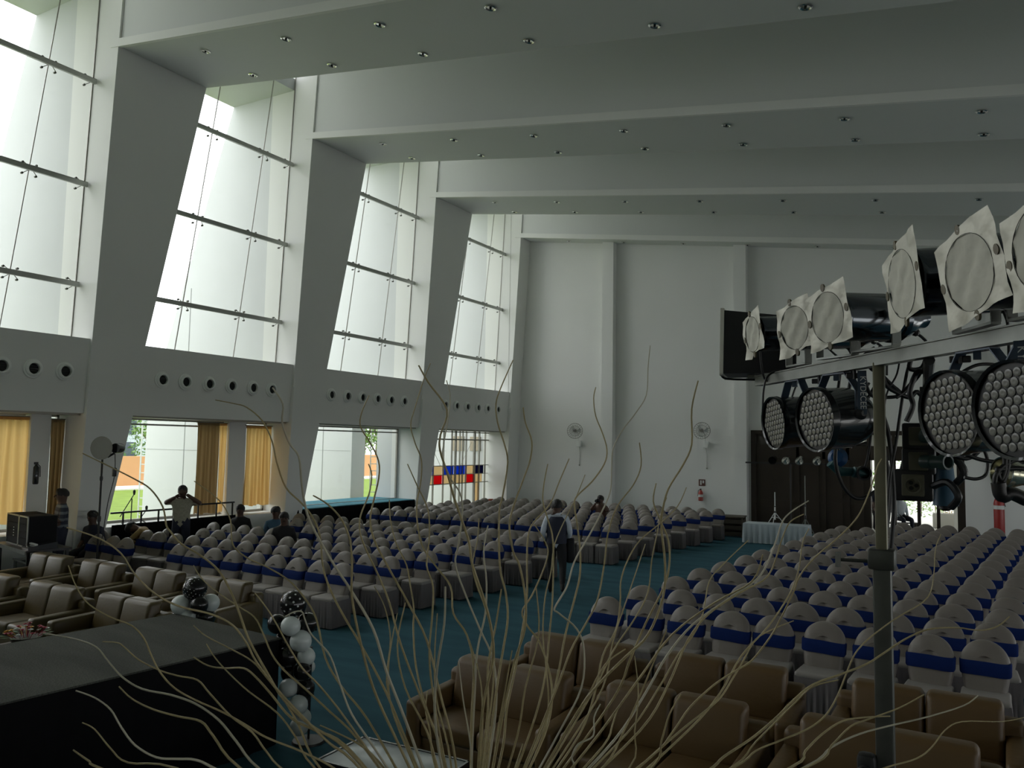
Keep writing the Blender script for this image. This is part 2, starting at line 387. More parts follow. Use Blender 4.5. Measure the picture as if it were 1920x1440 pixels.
# tall windows
pane_cnt = 0
def quadbox(b, A, B, C, D, t):
    # A,B,C,D corners in the glazing plane; t thickness outwards (-x)
    vs = [A, B, C, D] + [(p[0] - t, p[1], p[2]) for p in (A, B, C, D)]
    b.add(vs, [(0, 1, 2, 3), (7, 6, 5, 4), (0, 4, 5, 1), (1, 5, 6, 2), (2, 6, 7, 3), (3, 7, 4, 0)])
def joint_y(Yk, j, z):
    lo, hi = [(0, 0), (-1.5, -.8), (-3.3, -2.45), (-5.2, -4.1)][j]
    t = (z - 5) / 7.9
    return Yk + (lo + (hi - lo) * t if j else -.01)
spider = None
for k in range(1, 7):
    Yk = FY[k]; W = thing('window_%d' % k, None, None, kind='structure')
    zs = [4.98, 6.2, 8.4, 10.7, 13.4]
    for j in range(3):
        for i in range(4):
            b = MB(); g = .012
            za, zb = zs[i] + g, zs[i + 1] - g
            quadbox(b, (gx(za), joint_y(Yk, j + 1, za) + g, za), (gx(za), joint_y(Yk, j, za) - g, za),
                    (gx(zb), joint_y(Yk, j, zb) - g, zb), (gx(zb), joint_y(Yk, j + 1, zb) + g, zb), .014)
            b.obj('pane', M['glass'], W, smooth=False)
    for j in range(0, 4):
        b = MB()
        w2 = .009 if j else .013
        quadbox(b, (gx(4.98) + .004, joint_y(Yk, j, 4.98) - w2, 4.98), (gx(4.98) + .004, joint_y(Yk, j, 4.98) + w2, 4.98),
                (gx(13.4) + .004, joint_y(Yk, j, 13.4) + w2, 13.4), (gx(13.4) + .004, joint_y(Yk, j, 13.4) - w2, 13.4), .022)
        b.obj('seal', M['pane_frame'], W, smooth=False)
    for z in (6.2, 8.4, 10.7):
        b = MB(); b.box(gx(z) + .10, gx(z) + .16, Yk - 5.2, Yk - .02, z - .055, z + .04)
        b.box(gx(z) + .10, gx(z) + .16, Yk - 5.2, Yk - .02, z + .045, z + .055)
        b.obj('rail', M['rail'], W, smooth=False)
        for j in range(0, 4):
            yy = joint_y(Yk, j, z); b = MB()
            for sy, sz in ((-1, 1), (1, 1), (-1, -1), (1, -1)):
                if j == 0 and sy > 0: continue
                e = Vector((gx(z) + .05, sy * .14, sz * .115 + (.0)))
                b.tube([(gx(z) + .09, 0, 0), (e.x, e.y, e.z)], .007, 6)
                b.lathe([(.022, -.04), (.026, 0), (.022, .014)], 10, Matrix.Translation(Vector((gx(z) + .02, e.y, e.z))) @ Matrix.Rotation(PI / 2, 4, 'Y'))
            b.lathe([(.03, -.02), (.03, .05)], 10, Matrix.Translation(Vector((gx(z) + .08, 0, 0))) @ Matrix.Rotation(PI / 2, 4, 'Y'))
            if j == 0: b.v = [(x, y - .0, zz) for x, y, zz in b.v]
            b.obj('spider_fitting', M['fit'], W, loc=(0, yy - (.06 if j == 0 else 0), z))

# spandrels with round vents
VY = {3: [4.9 + .66 * i for i in range(0)] + [7.14, 7.77, 8.41, 9.02, 9.67], 4: [11.97, 12.61, 13.29, 13.98, 14.68, 15.32],
      5: [17.64, 18.34, 19.02, 19.74, 20.42, 21.12], 6: [23.51, 24.23, 24.95, 25.69, 26.39, 27.16]}
vent0 = None; WN = {3: 'first', 4: 'second', 5: 'third', 6: 'fourth'}
for k in range(1, 7):
    y0 = FY[k - 1]; y1 = FY[k]
    b = MB(); b.prism([(fx(3.4) - .07, 3.4), (fx(4.99) - .07, 4.99), (-17.3, 4.99), (-17.3, 3.4)], 'y', y0 + .2, y1 + .01)
    struct('spandrel_wall', b, M['wall'], smooth=False)
    b = MB(); b.box(-17.25, -16.42, y0 + 1.0, y1 - .02, 3.36, 3.41); struct('trim_%d' % k, b, M['pane_frame'], smooth=False)
    for n_, vy in enumerate(VY.get(k, [])):
        X = fx(4.25) - .07
        lab = f'round dark-throated wall vent, {ORD[n_]} from stage end under {WN[k]} tall window'
        if vent0 is None:
            vent0 = thing('air_vent', lab, 'vent', (X, vy, 4.25), 0, 'round vents in the window-side wall')
            rt = Matrix.Rotation(PI / 2, 4, 'Y')
            b = MB(); b.lathe([(.195, 0), (.195, .02), (.165, .035), (.16, .055), (.128, .075), (.112, .07), (.108, .012)], 28, rt, cap=False)
            b.obj('ring', M['ventrim'], vent0)
            b = MB(); b.lathe([(.11, .004), (.11, .012)], 24, rt); b.obj('throat_shade', M['dark'], vent0)  # hole left uncut: its inner shade is painted as a dark disc
            b = MB()
            for q in (-.05, 0, .05): b.box(.014, .022, -.095, .095, q - .004, q + .004)
            b.obj('louvre_bars', M['blackm'], vent0, smooth=False)
            vtree = tree_of(vent0)
        else: copy_tree(vent0, (X, vy, 4.25), 0, lab, vtree)

# end wall with pilasters and the door opening
b = MB()
def wallx(x0, x1, z0):
    b.prism([(x0, z0), (x1, z0), (x1, soff(x1) + .3), (x0, soff(x0) + .3)], 'y', LY, LY + .25)
wallx(-17.4, -6.77, 0); wallx(-6.77, -.2, 3.52); wallx(-.2, 10, 0)
struct('wall_far', b, M['wall'], smooth=False)
for x0, x1 in ((-12.42, -11.95), (-7.3, -6.86), (-.2, .28), (6.5, 6.95)):
    b = MB(); b.prism([(x0, 0), (x1, 0), (x1, soff(x1) + .05), (x0, soff(x0) + .05)], 'y', LY - .32, LY + .02)
    struct('pilaster_column', b, M['wall'], smooth=False)
b = MB(); b.box(-16.3, -12.42, LY - .03, LY + .01, 0, .12); b.box(-11.95, -7.3, LY - .03, LY + .01, 0, .12); b.box(.28, 6.5, LY - .03, LY + .01, 0, .12)
struct('baseboard_far', b, M['wood'], smooth=False)
b = MB(); b.box(-16.98, -16.3, FY[6] - .01, FY[6] + .84, 0, 13.4); struct('trim_7', b, M['wall'], smooth=False)

# downlights in the soffits
dl0 = None
rows = {3: 'first', 4: 'second', 5: 'third', 6: 'fourth'}
for k in (3, 4, 5, 6):
    for ri, dy in enumerate((.68, 1.93)):
        if k == 6 and ri == 1: continue
        if k == 6: dy = .45
        for i in range(9):
            X = -13.85 + 2.36 * i + (.0 if ri == 0 else .05)
            if X > 4 or (k == 3 and X > 2 ): continue
            y = FY[k] + dy; z = soff(X) - .004
            q = px((X, y, z))
            if not (-20 < q[0] < 1940 and -30 < q[1] < 500): continue
            lab = f'chrome downlight in {rows[k]} soffit from camera, {"front" if ri == 0 else "rear"} row, {ORD[i]} from windows'
            if dl0 is None:
                dl0 = thing('ceiling_downlight', lab, 'downlight', (X, y, z), 0, 'recessed downlights in the roof soffits')
                dl0.rotation_euler = (0, math.atan(.134), 0)
                b = MB(); b.lathe([(.105, 0), (.105, -.012), (.085, -.022), (.07, -.006), (.06, .0)], 20, None, cap=False); b.obj('trim_ring', M['chrome'], dl0)
                b = MB(); b.lathe([(.068, -.004), (.03, -.002), (.001, -.0015)], 16, None, cap=False); b.obj('reflector', M['chrome'], dl0)
                b = MB(); b.ball((0, 0, -.012), .022, 8); b.obj('bulb', M['dark'], dl0)
                dtree = tree_of(dl0)
            else:
                o = copy_tree(dl0, (X, y, z), 0, lab, dtree); o.rotation_euler = dl0.rotation_euler

# low windows: platforms, mullions, frames, panes
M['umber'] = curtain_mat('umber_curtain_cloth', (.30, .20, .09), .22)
def curtain(name, y0, y1, z0, z1, X, m, label, amp=.045, folds=7, flare=0.0):
    n = folds * 10; b = MB(); vs = []; rows_ = 10
    for r in range(rows_ + 1):
        t = r / rows_; z = z1 + (z0 - z1) * t
        for i in range(n + 1):
            u = i / n
            yy = y0 + (y1 - y0) * u; yy = (y0 + y1) / 2 + (yy - (y0 + y1) / 2) * (1 + flare * t) + .012 * math.sin(3 * t + u * 20)
            vs.append((X + amp * (.6 + .5 * t) * math.sin(2 * PI * folds * u + .5 * math.sin(2.2 * t + 9 * u)), yy, z + (.02 * math.sin(u * 14) if r == rows_ else 0)))
    fs = [(r * (n + 1) + i, r * (n + 1) + i + 1, (r + 1) * (n + 1) + i + 1, (r + 1) * (n + 1) + i) for r in range(rows_) for i in range(n)]
    b.add(vs, fs); t_ = thing(name, label, 'curtain', (0, 0, 0), 0, 'ochre curtains at the low windows')
    b.obj('cloth', m, t_, fix=False, ang=80)
    b = MB(); b.tube([(X, y0 - .05, z1 + .02), (X, y1 + .05, z1 + .02)], .014, 8); b.obj('curtain_rod', M['pane_frame'], t_)
    b = MB()
    b.box(X - .02, X + .02, y0, y1, z1 - .05, z1 + .01); b.obj('heading_tape', m, t_, smooth=False)
    return t_
WX = -17.2
def lowwin(n, y0, y1, mull, z0=.95, z1=3.36, trans=3.22, panes=True):
    W = thing('window_%d' % n, None, None, kind='structure')
    b = MB(); b.box(WX - .03, WX + .03, y0, y1, z0 - .03, z0 + .04); b.box(WX - .03, WX + .03, y0, y1, z1 - .04, z1); b.box(WX - .02, WX + .02, y0, y1, trans - .02, trans + .02)
    b.box(WX - .03, WX + .03, y0, y0 + .05, z0, z1); b.box(WX - .03, WX + .03, y1 - .05, y1, z0, z1)
    b.obj('frame', M['pane_frame'], W, smooth=False)
    edges = [y0 + .05] + [v for mm in mull for v in mm] + [y1 - .05]
    for a, c in zip(edges[::2], edges[1::2]):
        for za, zb in ((z0 + .04, trans - .02), (trans + .02, z1 - .04)):
            b = MB(); b.box(WX - .004, WX + .004, a, c, za, zb); b.obj('pane', M['glass'], W, smooth=False)
    for a, c in mull:
        b = MB(); b.box(WX - .12, WX + .25, a, c, z0 - .2, z1 + .05); b.obj('mullion_post', M['wall'], W, smooth=False)
    return W
for k in range(1, 7):
    y0, y1 = FY[k - 1] + .3, FY[k]
    b = MB(); b.box(-17.4, fx(.5) - .03, y0, y1 - .02, 0, .93 if k < 6 else .45)
    struct('sill_wall', b, M['wall'], smooth=False)
b = MB(); b.box(-18.35, fx(.9) - .0, FY[4] + .45, FY[5] - .02, .93, .975); struct('platform_floor', b, M['pcarpet'], smooth=False)
lowwin(7, 4.9, 10.14, [(9.42, 9.84)]); lowwin(8, 10.75, 16.03, [(14.55, 15.12)])
lowwin(9, 16.7, 22.0, [])
for a, c in ((-3, 4.2), (-9, -1.8)): pass
curtain('curtain', 7.9, 9.42, 1.12, 3.28, -17.02, M['curtain'], 'tall ochre curtain glowing at the low window nearest the stage', folds=8)
curtain('curtain', 9.85, 10.14, 1.0, 3.25, -16.98, M['umber'], 'narrow dark brown curtain beside the striped-shirt man', folds=3)
curtain('curtain', 13.6, 14.26, 1.0, 3.3, -17.0, M['umber'], 'dark brown curtain bunched beside the white buttress behind the railing', folds=6, flare=.12)
curtain('curtain', 14.30, 14.53, 1.0, 3.3, -17.03, M['curtain'], 'thin ochre curtain strip next to the bunched brown curtain', folds=2)
curtain('curtain', 15.13, 16.0, 1.12, 3.26, -16.95, M['curtain'], 'bright ochre pleated curtain filling the window above the seated heads', folds=7, flare=.12)
# black drape fronts below the platforms
def drape(y0, y1, z0, z1, X, label):
    n = int((y1 - y0) / .05); b = MB(); vs = []
    for r in range(4):
        for i in range(n + 1):
            vs.append((X + .018 * math.sin(i * 1.7) * (.4 + r * .25), y0 + (y1 - y0) * i / n, z1 + (z0 - z1) * r / 3))
    b.add(vs, [(r * (n + 1) + i, r * (n + 1) + i + 1, (r + 1) * (n + 1) + i + 1, (r + 1) * (n + 1) + i) for r in range(3) for i in range(n)])
    o = b.obj('drape', M['black_cloth'], fix=False); tag(o, label, 'drape'); return o
drape(10.95, 14.35, .02, .98, fx(.5) + .07, 'black drape hung under the railing of the window platform')
drape(16.5, 21.95, .02, .955, fx(.5) + .07, 'black drape along the front of the pale blue carpeted platform')
# railing
t = thing('platform_railing', 'low dark railing on the platform edge in front of the lawn window', 'railing', (0, 0, 0))
b = MB(); b.box(-16.5, -16.46, 11.0, 12.75, 1.21, 1.25); b.box(-16.5, -16.46, 12.78, 14.4, 1.27, 1.31); b.obj('handrail', M['blackm'], t, smooth=False)
for y in (11.3, 11.75, 12.2, 12.6, 12.82, 13.3, 13.85, 14.35):
    b = MB(); b.box(-16.495, -16.465, y - .015, y + .015, .93, 1.24 if y < 12.7 else 1.3); b.obj('post', M['blackm'], t, smooth=False)

# far low window: timber lattice with coloured panels
W = thing('window_10', None, None, kind='structure')
b = MB()
b.box(WX - .03, WX + .03, 22.45, 28.0, .45, .51); b.obj('frame', M['pane_frame'], W, smooth=False)
for z, t_ in ((3.32, .035), (3.03, .05), (2.03, .03), (1.69, .022), (1.35, .03)):
    b = MB(); b.box(WX - .02, WX + .03, 22.7, 28.0, z - t_ / 2, z + t_ / 2); b.obj('lattice_rail', M['pane_frame'], W, smooth=False)
for y, t_ in ((23.6, .07), (24.15, .03), (24.8, .025), (25.35, .03), (25.6, .1), (25.9, .025), (26.1, .025), (26.35, .03), (26.95, .14), (27.3, .06), (27.75, .04)):
    b = MB(); b.box(WX - .03, WX + .04, y - t_ * .32, y + t_ * .32, .5, 3.36); b.obj('lattice_bar', M['pane_frame'], W, smooth=False)
def panel(y0, y1, z0, z1, m):
    b = MB(); b.box(WX - .045, WX - .03, y0, y1, z0, z1); b.obj('colour_panel', m, W, smooth=False)
for y0, y1, m in ((23.55, 24.13, 'pblue'), (24.17, 24.78, 'tcream'), (24.82, 25.55, 'pblue'), (25.62, 26.33, 'pblue'), (26.37, 26.9, 'tcream'), (26.95, 27.7, 'pnavy')):
    panel(y0, y1, 1.70, 2.02, M[m])
for y0, y1, m in ((23.4, 24.13, 'tcream'), (24.17, 24.78, 'pred'), (24.82, 26.33, 'tcream'), (26.37, 26.93, 'pred'), (26.97, 27.6, 'tcream')):
    panel(y0, y1, 1.36, 1.68, M[m])
panel(22.9, 23.55, .52, 1.33, M['tcream']); panel(27.0, 27.28, .52, 1.33, M['tcream'])
for x0_, x1_, y0_, y1_ in ((849, 870, 845, 818), (881, 901, 845, 819)):
    p_ = on_y(x0_, y0_, 28.0); q_ = on_y(x1_, y1_, 28.0); b = MB(); b.box(p_.x, q_.x, 27.985, 28.02, p_.z, q_.z); struct('recess_panel', b, M['cream'], smooth=False)
# slant wires
b = MB()
b.tube([(WX - .1, 24.0, 2.95), (WX - .1, 25.0, 1.75)], .008, 5); b.tube([(WX - .1, 26.9, 2.95), (WX - .1, 25.6, 1.4)], .008, 5); b.obj('stay_wire', M['pane_frame'], W)

# ---------------------------------------------------------------- outside
b = MB(); b.box(-44.4, -44, -10, 110, -.06, 1.78); struct('boundary_wall', b, M['orange'], smooth=False)
b = MB(); b.box(-44.0, -41.5, -10, 110, -.06, .02); struct('ground_verge', b, M['pave'], smooth=False)
def tree(x, y, h, cr, m, label, seed, n=1500, group='trees beyond the orange wall'):
    r = random.Random(seed); t = thing('tree', label, 'tree', (x, y, 0), 0, group)
    b = MB(); b.tube([(0, 0, -.3), (.1, .1, h * .3), (0, .2, h * .6)], [.2, .15, .08], 7)
    for a in range(5): b.tube([(.05, .1, h * .35), (cr * .5 * math.cos(a * 1.3), cr * .5 * math.sin(a * 1.3), h * .7)], [.08, .03], 5)
    b.obj('trunk', M['bark'], t)
    b = MB()
    cl = [(Vector((r.gauss(0, cr * .45), r.gauss(0, cr * .45), h * (.62 + r.uniform(-.3, .28)))), cr * r.uniform(.25, .5)) for _ in range(14)]
    for _ in range(n):
        c, q = r.choice(cl); d = Vector((r.gauss(0, 1), r.gauss(0, 1), r.gauss(0, 1))).normalized() * q * r.uniform(.6, 1.05)
        p = c + d; s_ = r.uniform(.10, .22); u = Vector((r.gauss(0, 1), r.gauss(0, 1), r.gauss(0, 1))).normalized(); v = u.cross(d).normalized()
        b.add([p, p + u * s_ + v * s_ * .4, p + u * s_ * 2, p + u * s_ - v * s_ * .4], [(0, 1, 2, 3)])
    b.obj('foliage', m, t, smooth=False, fix=False)['kind'] = 'stuff'
    return t
for i, (x, y, h, c, mm, lb) in enumerate([
    (-48, 31.5, 6.5, 2.6, 'leafd', 'dark broad tree behind the orange wall, seen left of the white buttress'),
    (-50, 36.5, 5.0, 2.2, 'leafl', 'paler low tree behind the orange wall beside the dark broad tree'),
    (-52, 63, 8.5, 3.2, 'leafd', 'tall dark tree seen through the narrow gap in the third low window'),
    (-49, 57.5, 7.2, 3.0, 'leafl', 'light green tree seen low in the narrow gap of the third low window')]):
    tree(x, y, h, c, M[mm], lb, 50 + i)
def shrub(x, y, h, r0, label, seed, m='leafl'):
    r = random.Random(seed); b = MB()
    for _ in range(700):
        a = r.uniform(0, 6.28); q = r0 * math.sqrt(r.random()); z = h * r.random() ** .8
        p = Vector((q * math.cos(a) * (1.1 - z / h * .6), q * math.sin(a) * (1.1 - z / h * .6), z)); u = Vector((r.gauss(0, 1), r.gauss(0, 1), r.gauss(.5, 1))).normalized(); v = u.orthogonal().normalized(); s_ = r.uniform(.05, .10)
        b.add([p, p + u * s_ + v * s_ * .4, p + u * s_ * 2, p + u * s_ - v * s_ * .4], [(0, 1, 2, 3)])
    t = thing('garden_shrub', label, 'shrub', (x, y, -.06)); b.obj('foliage', M[m], t, smooth=False, fix=False)['kind'] = 'stuff'
    b = MB(); b.tube([(0, 0, 0), (.03, 0, h * .7)], .03, 6); b.obj('stem', M['bark'], t)
shrub(-23.3, 17.6, 2.1, .45, 'leafy creeper shrub growing up at the outer edge of the white buttress', 5)
shrub(-23.5, 23.9, 1.4, .5, 'low green shrub beyond the gap in the third low window', 6)
def trellis(x, y, label, h=4.6):
    t = thing('garden_trellis', label, 'trellis', (x, y, -.06), math.radians(30), 'white ladder trellises outside')
    for s in (-.13, .13):
        b = MB(); b.box(s - .018, s + .018, -.02, .02, 0, h); b.obj('upright', M['white'], t, smooth=False)
    for i in range(int(h / .27)):
        b = MB(); b.box(-.13, .13, -.015, .015, .2 + .27 * i, .23 + .27 * i); b.obj('rung', M['white'], t, smooth=False)
q = on_y(271, 870, 16.6); trellis(q.x, q.y, 'white ladder trellis on the lawn beside the first white buttress')
q = on_y(701, 870, 24.2); trellis(q.x, q.y, 'white ladder trellis seen in the gap of the third low window')
# greenhouse-like building far left
t = thing('garden_building', 'pale steel and glass building far off above the orange wall', 'building', (-70, 44, 0))
b = MB(); b.box(-4, 4, -9, 9, 0, 7.4); b.obj('wall', mat('hazy_blue_render', (.42, .48, .52), .7), t, smooth=False)
for i in range(6):
    for z in (1.2, 3.2, 5.2):
        b = MB(); b.box(4.0, 4.06, -8.4 + i * 2.9, -6.6 + i * 2.9, z, z + 1.3); b.obj('window', mat('far_glass', (.05, .07, .09), .2) if i == 0 and z == 1.2 else bpy.data.materials['far_glass'], t, smooth=False)
b = MB(); b.prism([(-9.4, 7.4), (9.4, 7.4), (0, 9.3)], 'x', -4.3, 4.3); b.obj('roof', bpy.data.materials['hazy_blue_render'], t, smooth=False)
# ---------------------------------------------------------------- covered banquet chairs
def chair_meshes(seed, skirted=True):
    r = random.Random(seed)
    def back_outline(h0, h1, wd, n=26):
        # arched outline from left foot round the top to the right foot
        hs = h1 - wd * .98; out = []
        tp = lambda q: wd * (.80 + .20 * min(1, q * 1.15) ** .8)
        for i in range(6): out.append((-tp(i / 6), h0 + (hs - h0) * i / 6))
        for i in range(n + 1):
            a = PI - PI * i / n; out.append((wd * math.cos(a), hs + (h1 - hs) * math.sin(a)))
        for i in range(6): out.append((tp(1 - (i + 1) / 6), hs - (hs - h0) * (i + 1) / 6))
        return out
    def lean(z): return .13 + (z - .42) * .27
    b = MB(); ol = back_outline(.40, .945, .226)
    layers = [(-.064, .50), (-.061, .70), (-.053, .86), (-.035, .95), (-.006, 1.0), (.025, 1.0), (.044, .95), (.054, .80)]
    cz = .66; vs = []
    for dy, sc in layers:
        for x, z in ol:
            zz = cz + (z - cz) * (sc if z > cz else 1); wob = .004 * math.sin(17 * z + 9 * x + seed)
            vs.append((x * sc + wob, lean(zz) + dy + wob, zz))
    n = len(ol); L = len(layers)
    fs = [(i * n + k, i * n + k + 1, (i + 1) * n + k + 1, (i + 1) * n + k) for i in range(L - 1) for k in range(n - 1)]
    # front and back skins with a slight padded crown, fanned to a centre line
    def skin(layer, sgn, o):
        base = layer * n; c0 = len(vs); m_ = n // 2
        for k in range(m_):
            x, z = ol[k]; vs.append((0, lean(z) + o, vs[base + k][2]))
        for k in range(m_ - 1):
            q = [(base + k, base + k + 1, c0 + k + 1, c0 + k), (c0 + k, c0 + k + 1, base + n - 2 - k, base + n - 1 - k)]
            fs.extend(q)
        fs.append((base + m_ - 1, base + m_, c0 + m_ - 1)); fs.append((base + m_, base + n - m_, c0 + m_ - 1)) if base + n - m_ != base + m_ else None
    skin(0, -1, -.0645); skin(L - 1, 1, .056)
    b.add(vs, fs); cover = b.mesh('back_cover', M['cover'], True, 60)
    # seat
    b = MB(); b.rbox(-.222, .222, -.235, .185, .40, .475, .03, 3); seat = b.mesh('seat_cover', M['seat'], True, 50)
    # pleated skirt from seat edge to the floor
    b = MB(); per = []; x0, x1, y0, y1 = -.222, .222, -.235, .20
    N = 84
    for i in range(N):
        t = i / N * 4
        if t < 1: p = (x0 + (x1 - x0) * t, y0, 0, -1)
        elif t < 2: p = (x1, y0 + (y1 - y0) * (t - 1), 1, 0)
        elif t < 3: p = (x1 - (x1 - x0) * (t - 2), y1, 0, 1)
        else: p = (x0, y1 - (y1 - y0) * (t - 3), -1, 0)
        per.append(p)
    vs = []
    for j, (z, fl, am) in enumerate(((.43, -.004, .0), (.36, .002, .004), (.2, .005, .008), (.02, .009, .011))):
        for i, (x, y, nx, ny) in enumerate(per):
            d = fl + am * math.sin(i * 1.57 * 1.33 + seed) + am * .5 * math.sin(i * .9 + seed)
            vs.append((x + nx * d, y + ny * d, z))
    fs = [(j * N + i, j * N + (i + 1) % N, (j + 1) * N + (i + 1) % N, (j + 1) * N + i) for j in range(3) for i in range(N)]
    b.add(vs, fs); skirt = b.mesh('skirt', M['skirt'], True, 40)
    # sash band round the back
    b = MB(); vs = []; K = 28
    for z, o in ((.615, .004), (.63, .011), (.735, .011), (.75, .004)):
        for i in range(K):
            a = 2 * PI * i / K; ca, sa = math.cos(a), math.sin(a)
            ex = math.copysign(abs(ca) ** .35, ca) * (.230 + o - abs(z - .70) * .12); ey = math.copysign(abs(sa) ** .45, sa) * ((.074 if sa < 0 else .064) + o)
            vs.append((ex, lean(z) + ey, z + .006 * math.sin(a + seed) + .012 * (.5 if ca < 0 else 0)))
    fs = [(j * K + i, j * K + (i + 1) % K, (j + 1) * K + (i + 1) % K, (j + 1) * K + i) for j in range(3) for i in range(K)]
    b.add(vs, fs); sash = b.mesh('sash', M['sash'], True, 60)
    return [('back_cover', cover), ('seat_cover', seat), ('skirt', skirt), ('sash', sash)]
for me in []: pass
variants = [chair_meshes(s) for s in (1, 2.3, 4.1, 5.9)]
spots = []
LROWS = [9.72, 10.75, 11.7, 12.72, 13.7, 14.7, 15.7, 18.45, 19.4, 20.4, 21.4, 22.4, 23.35, 24.35, 25.3]
for ri, y in enumerate(LROWS):
    xa = -8.80 + .112 * (y - 9.72)
    ncol = 15 if ri else 15
    for c in range(17):
        x = xa - .505 * c
        if x < (-15.75 if y < 16.3 else -15.6): continue
        if ri == 0 and c in (9, 10): continue
        if ri >= 11 and c < 0: continue
        spots.append((x, y, 'window-side block', ri, c))
for ri in range(15):
    y = 9.52 + 1.03 * ri; xa = -4.14 + .10 * (y - 9.52)
    for c in range(14):
        if ri >= 13 and c < 2: continue
        spots.append((xa + .527 * c, y, 'door-side block', ri, c))
def head_spot(x, y, ztop):
    lo, hi = 3.0, 40.0
    for _ in range(50):
        m_ = (lo + hi) / 2
        if at_depth(x, y, m_).z > ztop: lo = m_
        else: hi = m_
    return at_depth(x, y, lo)
SEATED = [head_spot(x, y, z) for x, y, z in ((176, 967, 1.26), (289, 972, 1.16), (452, 946, 1.36), (517, 950, 1.36), (533, 969, 1.26), (1127, 929, 1.36))]
BLOCKED = [(p.x, p.y) for p in SEATED] + [(-15.75, 12.1), (-16.0, 9.75)]
vis = []
for s in spots:
    if any(abs(s[0] - bx_) < .42 and abs(s[1] - by_) < .56 for bx_, by_ in BLOCKED): continue
    q = px((s[0], s[1], .8))
    if -40 < q[0] < 1965 and q[1] < 1500 and q[2] > 1: vis.append((q[2], s))
vis.sort()
print('chairs in view', len(vis))
def put_chair(s, parented=True):
    x, y, blk, ri, c = s
    vr = random.Random(int(x * 100) * 31 + int(y * 100))
    ms = vr.choice(variants); rz = vr.uniform(-.07, .07) + (-.03 if blk[0] == 'd' else .02)
    x += vr.uniform(-.012, .012); y += vr.uniform(-.03, .03)
    lab = f'covered chair with blue sash, {blk}, {ORD[ri]} row from front, {ORD[c]} seat from aisle'
    t = thing('banquet_chair', lab, 'chair', (x, y, 0), rz, 'sash-tied banquet chairs in rows')
    for nm, me in ms:
        o = bpy.data.objects.new(nm, me); COL.objects.link(o); o.parent = t
for d, s in vis[:300]: put_chair(s)
rest = MB()
for d, s in vis[300:]:
    x, y = s[0], s[1]
    for mi, (nm, me) in enumerate(variants[int(x * 7) % 4]):
        rest.cm = {'back_cover': 0, 'seat_cover': 0, 'skirt': 1, 'sash': 2}[nm]
        rest.add([(v.co.x + x, v.co.y + y, v.co.z) for v in me.vertices], [tuple(p.vertices) for p in me.polygons])
if len(vis) > 300:
    o = rest.obj('distant_banquet_chairs', [M['cover'], M['skirt'], M['sash']], ang=60)
    tag(o, 'farthest rows of covered banquet chairs with blue sashes near the far wall', 'chairs', None, 'stuff')

# ---------------------------------------------------------------- leather sofas
def sofa(loc, rz, label, m, wd=1.40):
    t = thing('leather_sofa', label, 'sofa', loc, rz, 'two-seat leather sofas in front of the chairs')
    h = wd / 2; aw = .15
    b = MB(); b.rbox(-h + aw - .01, h - aw + .01, -.36, .30, .06, .27, .03); b.obj('base', m, t)
    b = MB(); b.rbox(-h + .01, h - .01, .24, .42, .05, .72, .05); b.obj('back_frame', m, t)
    for s in (-1, 1):
        b = MB(); pts = []
        x0, x1 = (s * h, s * (h - aw)) if s > 0 else (s * (h - aw), s * h)
        x0, x1 = min(x0, x1), max(x0, x1)
        b.rbox(x0, x1, -.42, .34, .05, .58, .045, 4)
        b.v = [(x, y, z + (.03 * (y + .42) / .76 if z > .3 else 0)) for x, y, z in b.v]
        b.obj('arm', m, t)
        cw = (h - aw)
        b = MB(); xa, xb = (0.006, cw - .004) if s > 0 else (-cw + .004, -.006)
        b.rbox(xa, xb, -.40, .16, .26, .435, .05, 4); b.obj('seat_cushion', m, t)
        b = MB(); b.rbox(xa, xb + (0), .06, .27, .40, .86, .055, 4)
        b.v = [(x * 1.0, y + (z - .40) * .22 - .02 * math.sin(PI * min(1, max(0, (z - .4) / .46))) * 1.0, z) for x, y, z in b.v]
        b.obj('back_cushion', m, t)
        for yy in (-.34, .32):
            b = MB(); b.box(s * (h - .12) - .025, s * (h - .12) + .025, yy - .025, yy + .025, 0, .07); b.obj('foot', M['black'], t, smooth=False)
    return t
k = 0
for i, x in enumerate((-9.45, -11.05, -12.65, -14.25)):
    sofa((x, 6.38, 0), rnd.uniform(-.04, .04) - .03, f'two-seat leather sofa, stage-side row beside the runway, {ORD[i]} from centre aisle', M['leather_l'], 1.44)
for i, x in enumerate((-9.55, -11.0, -12.45, -13.9)):
    if x < -15: continue
    sofa((x, 7.98, 0), rnd.uniform(-.04, .04) - .03, f'two-seat leather sofa, row touching window-side chairs, {ORD[i]} from centre aisle', M['leather_l'], 1.36)
for i, x in enumerate((-3.74, -2.19, -.60, .95)):
    sofa((x, 6.36, 0), rnd.uniform(-.03, .03) - .01, f'brown leather two-seat sofa, nearer row by light stand, {ORD[i]} from aisle', M['leather'], 1.50)
for i, x in enumerate((-3.62, -2.10, -.40, 1.18)):
    sofa((x, 7.60, 0), rnd.uniform(-.03, .03) - .01, f'brown leather two-seat sofa, row touching door-side chairs, {ORD[i]} from aisle', M['leather'], 1.46)

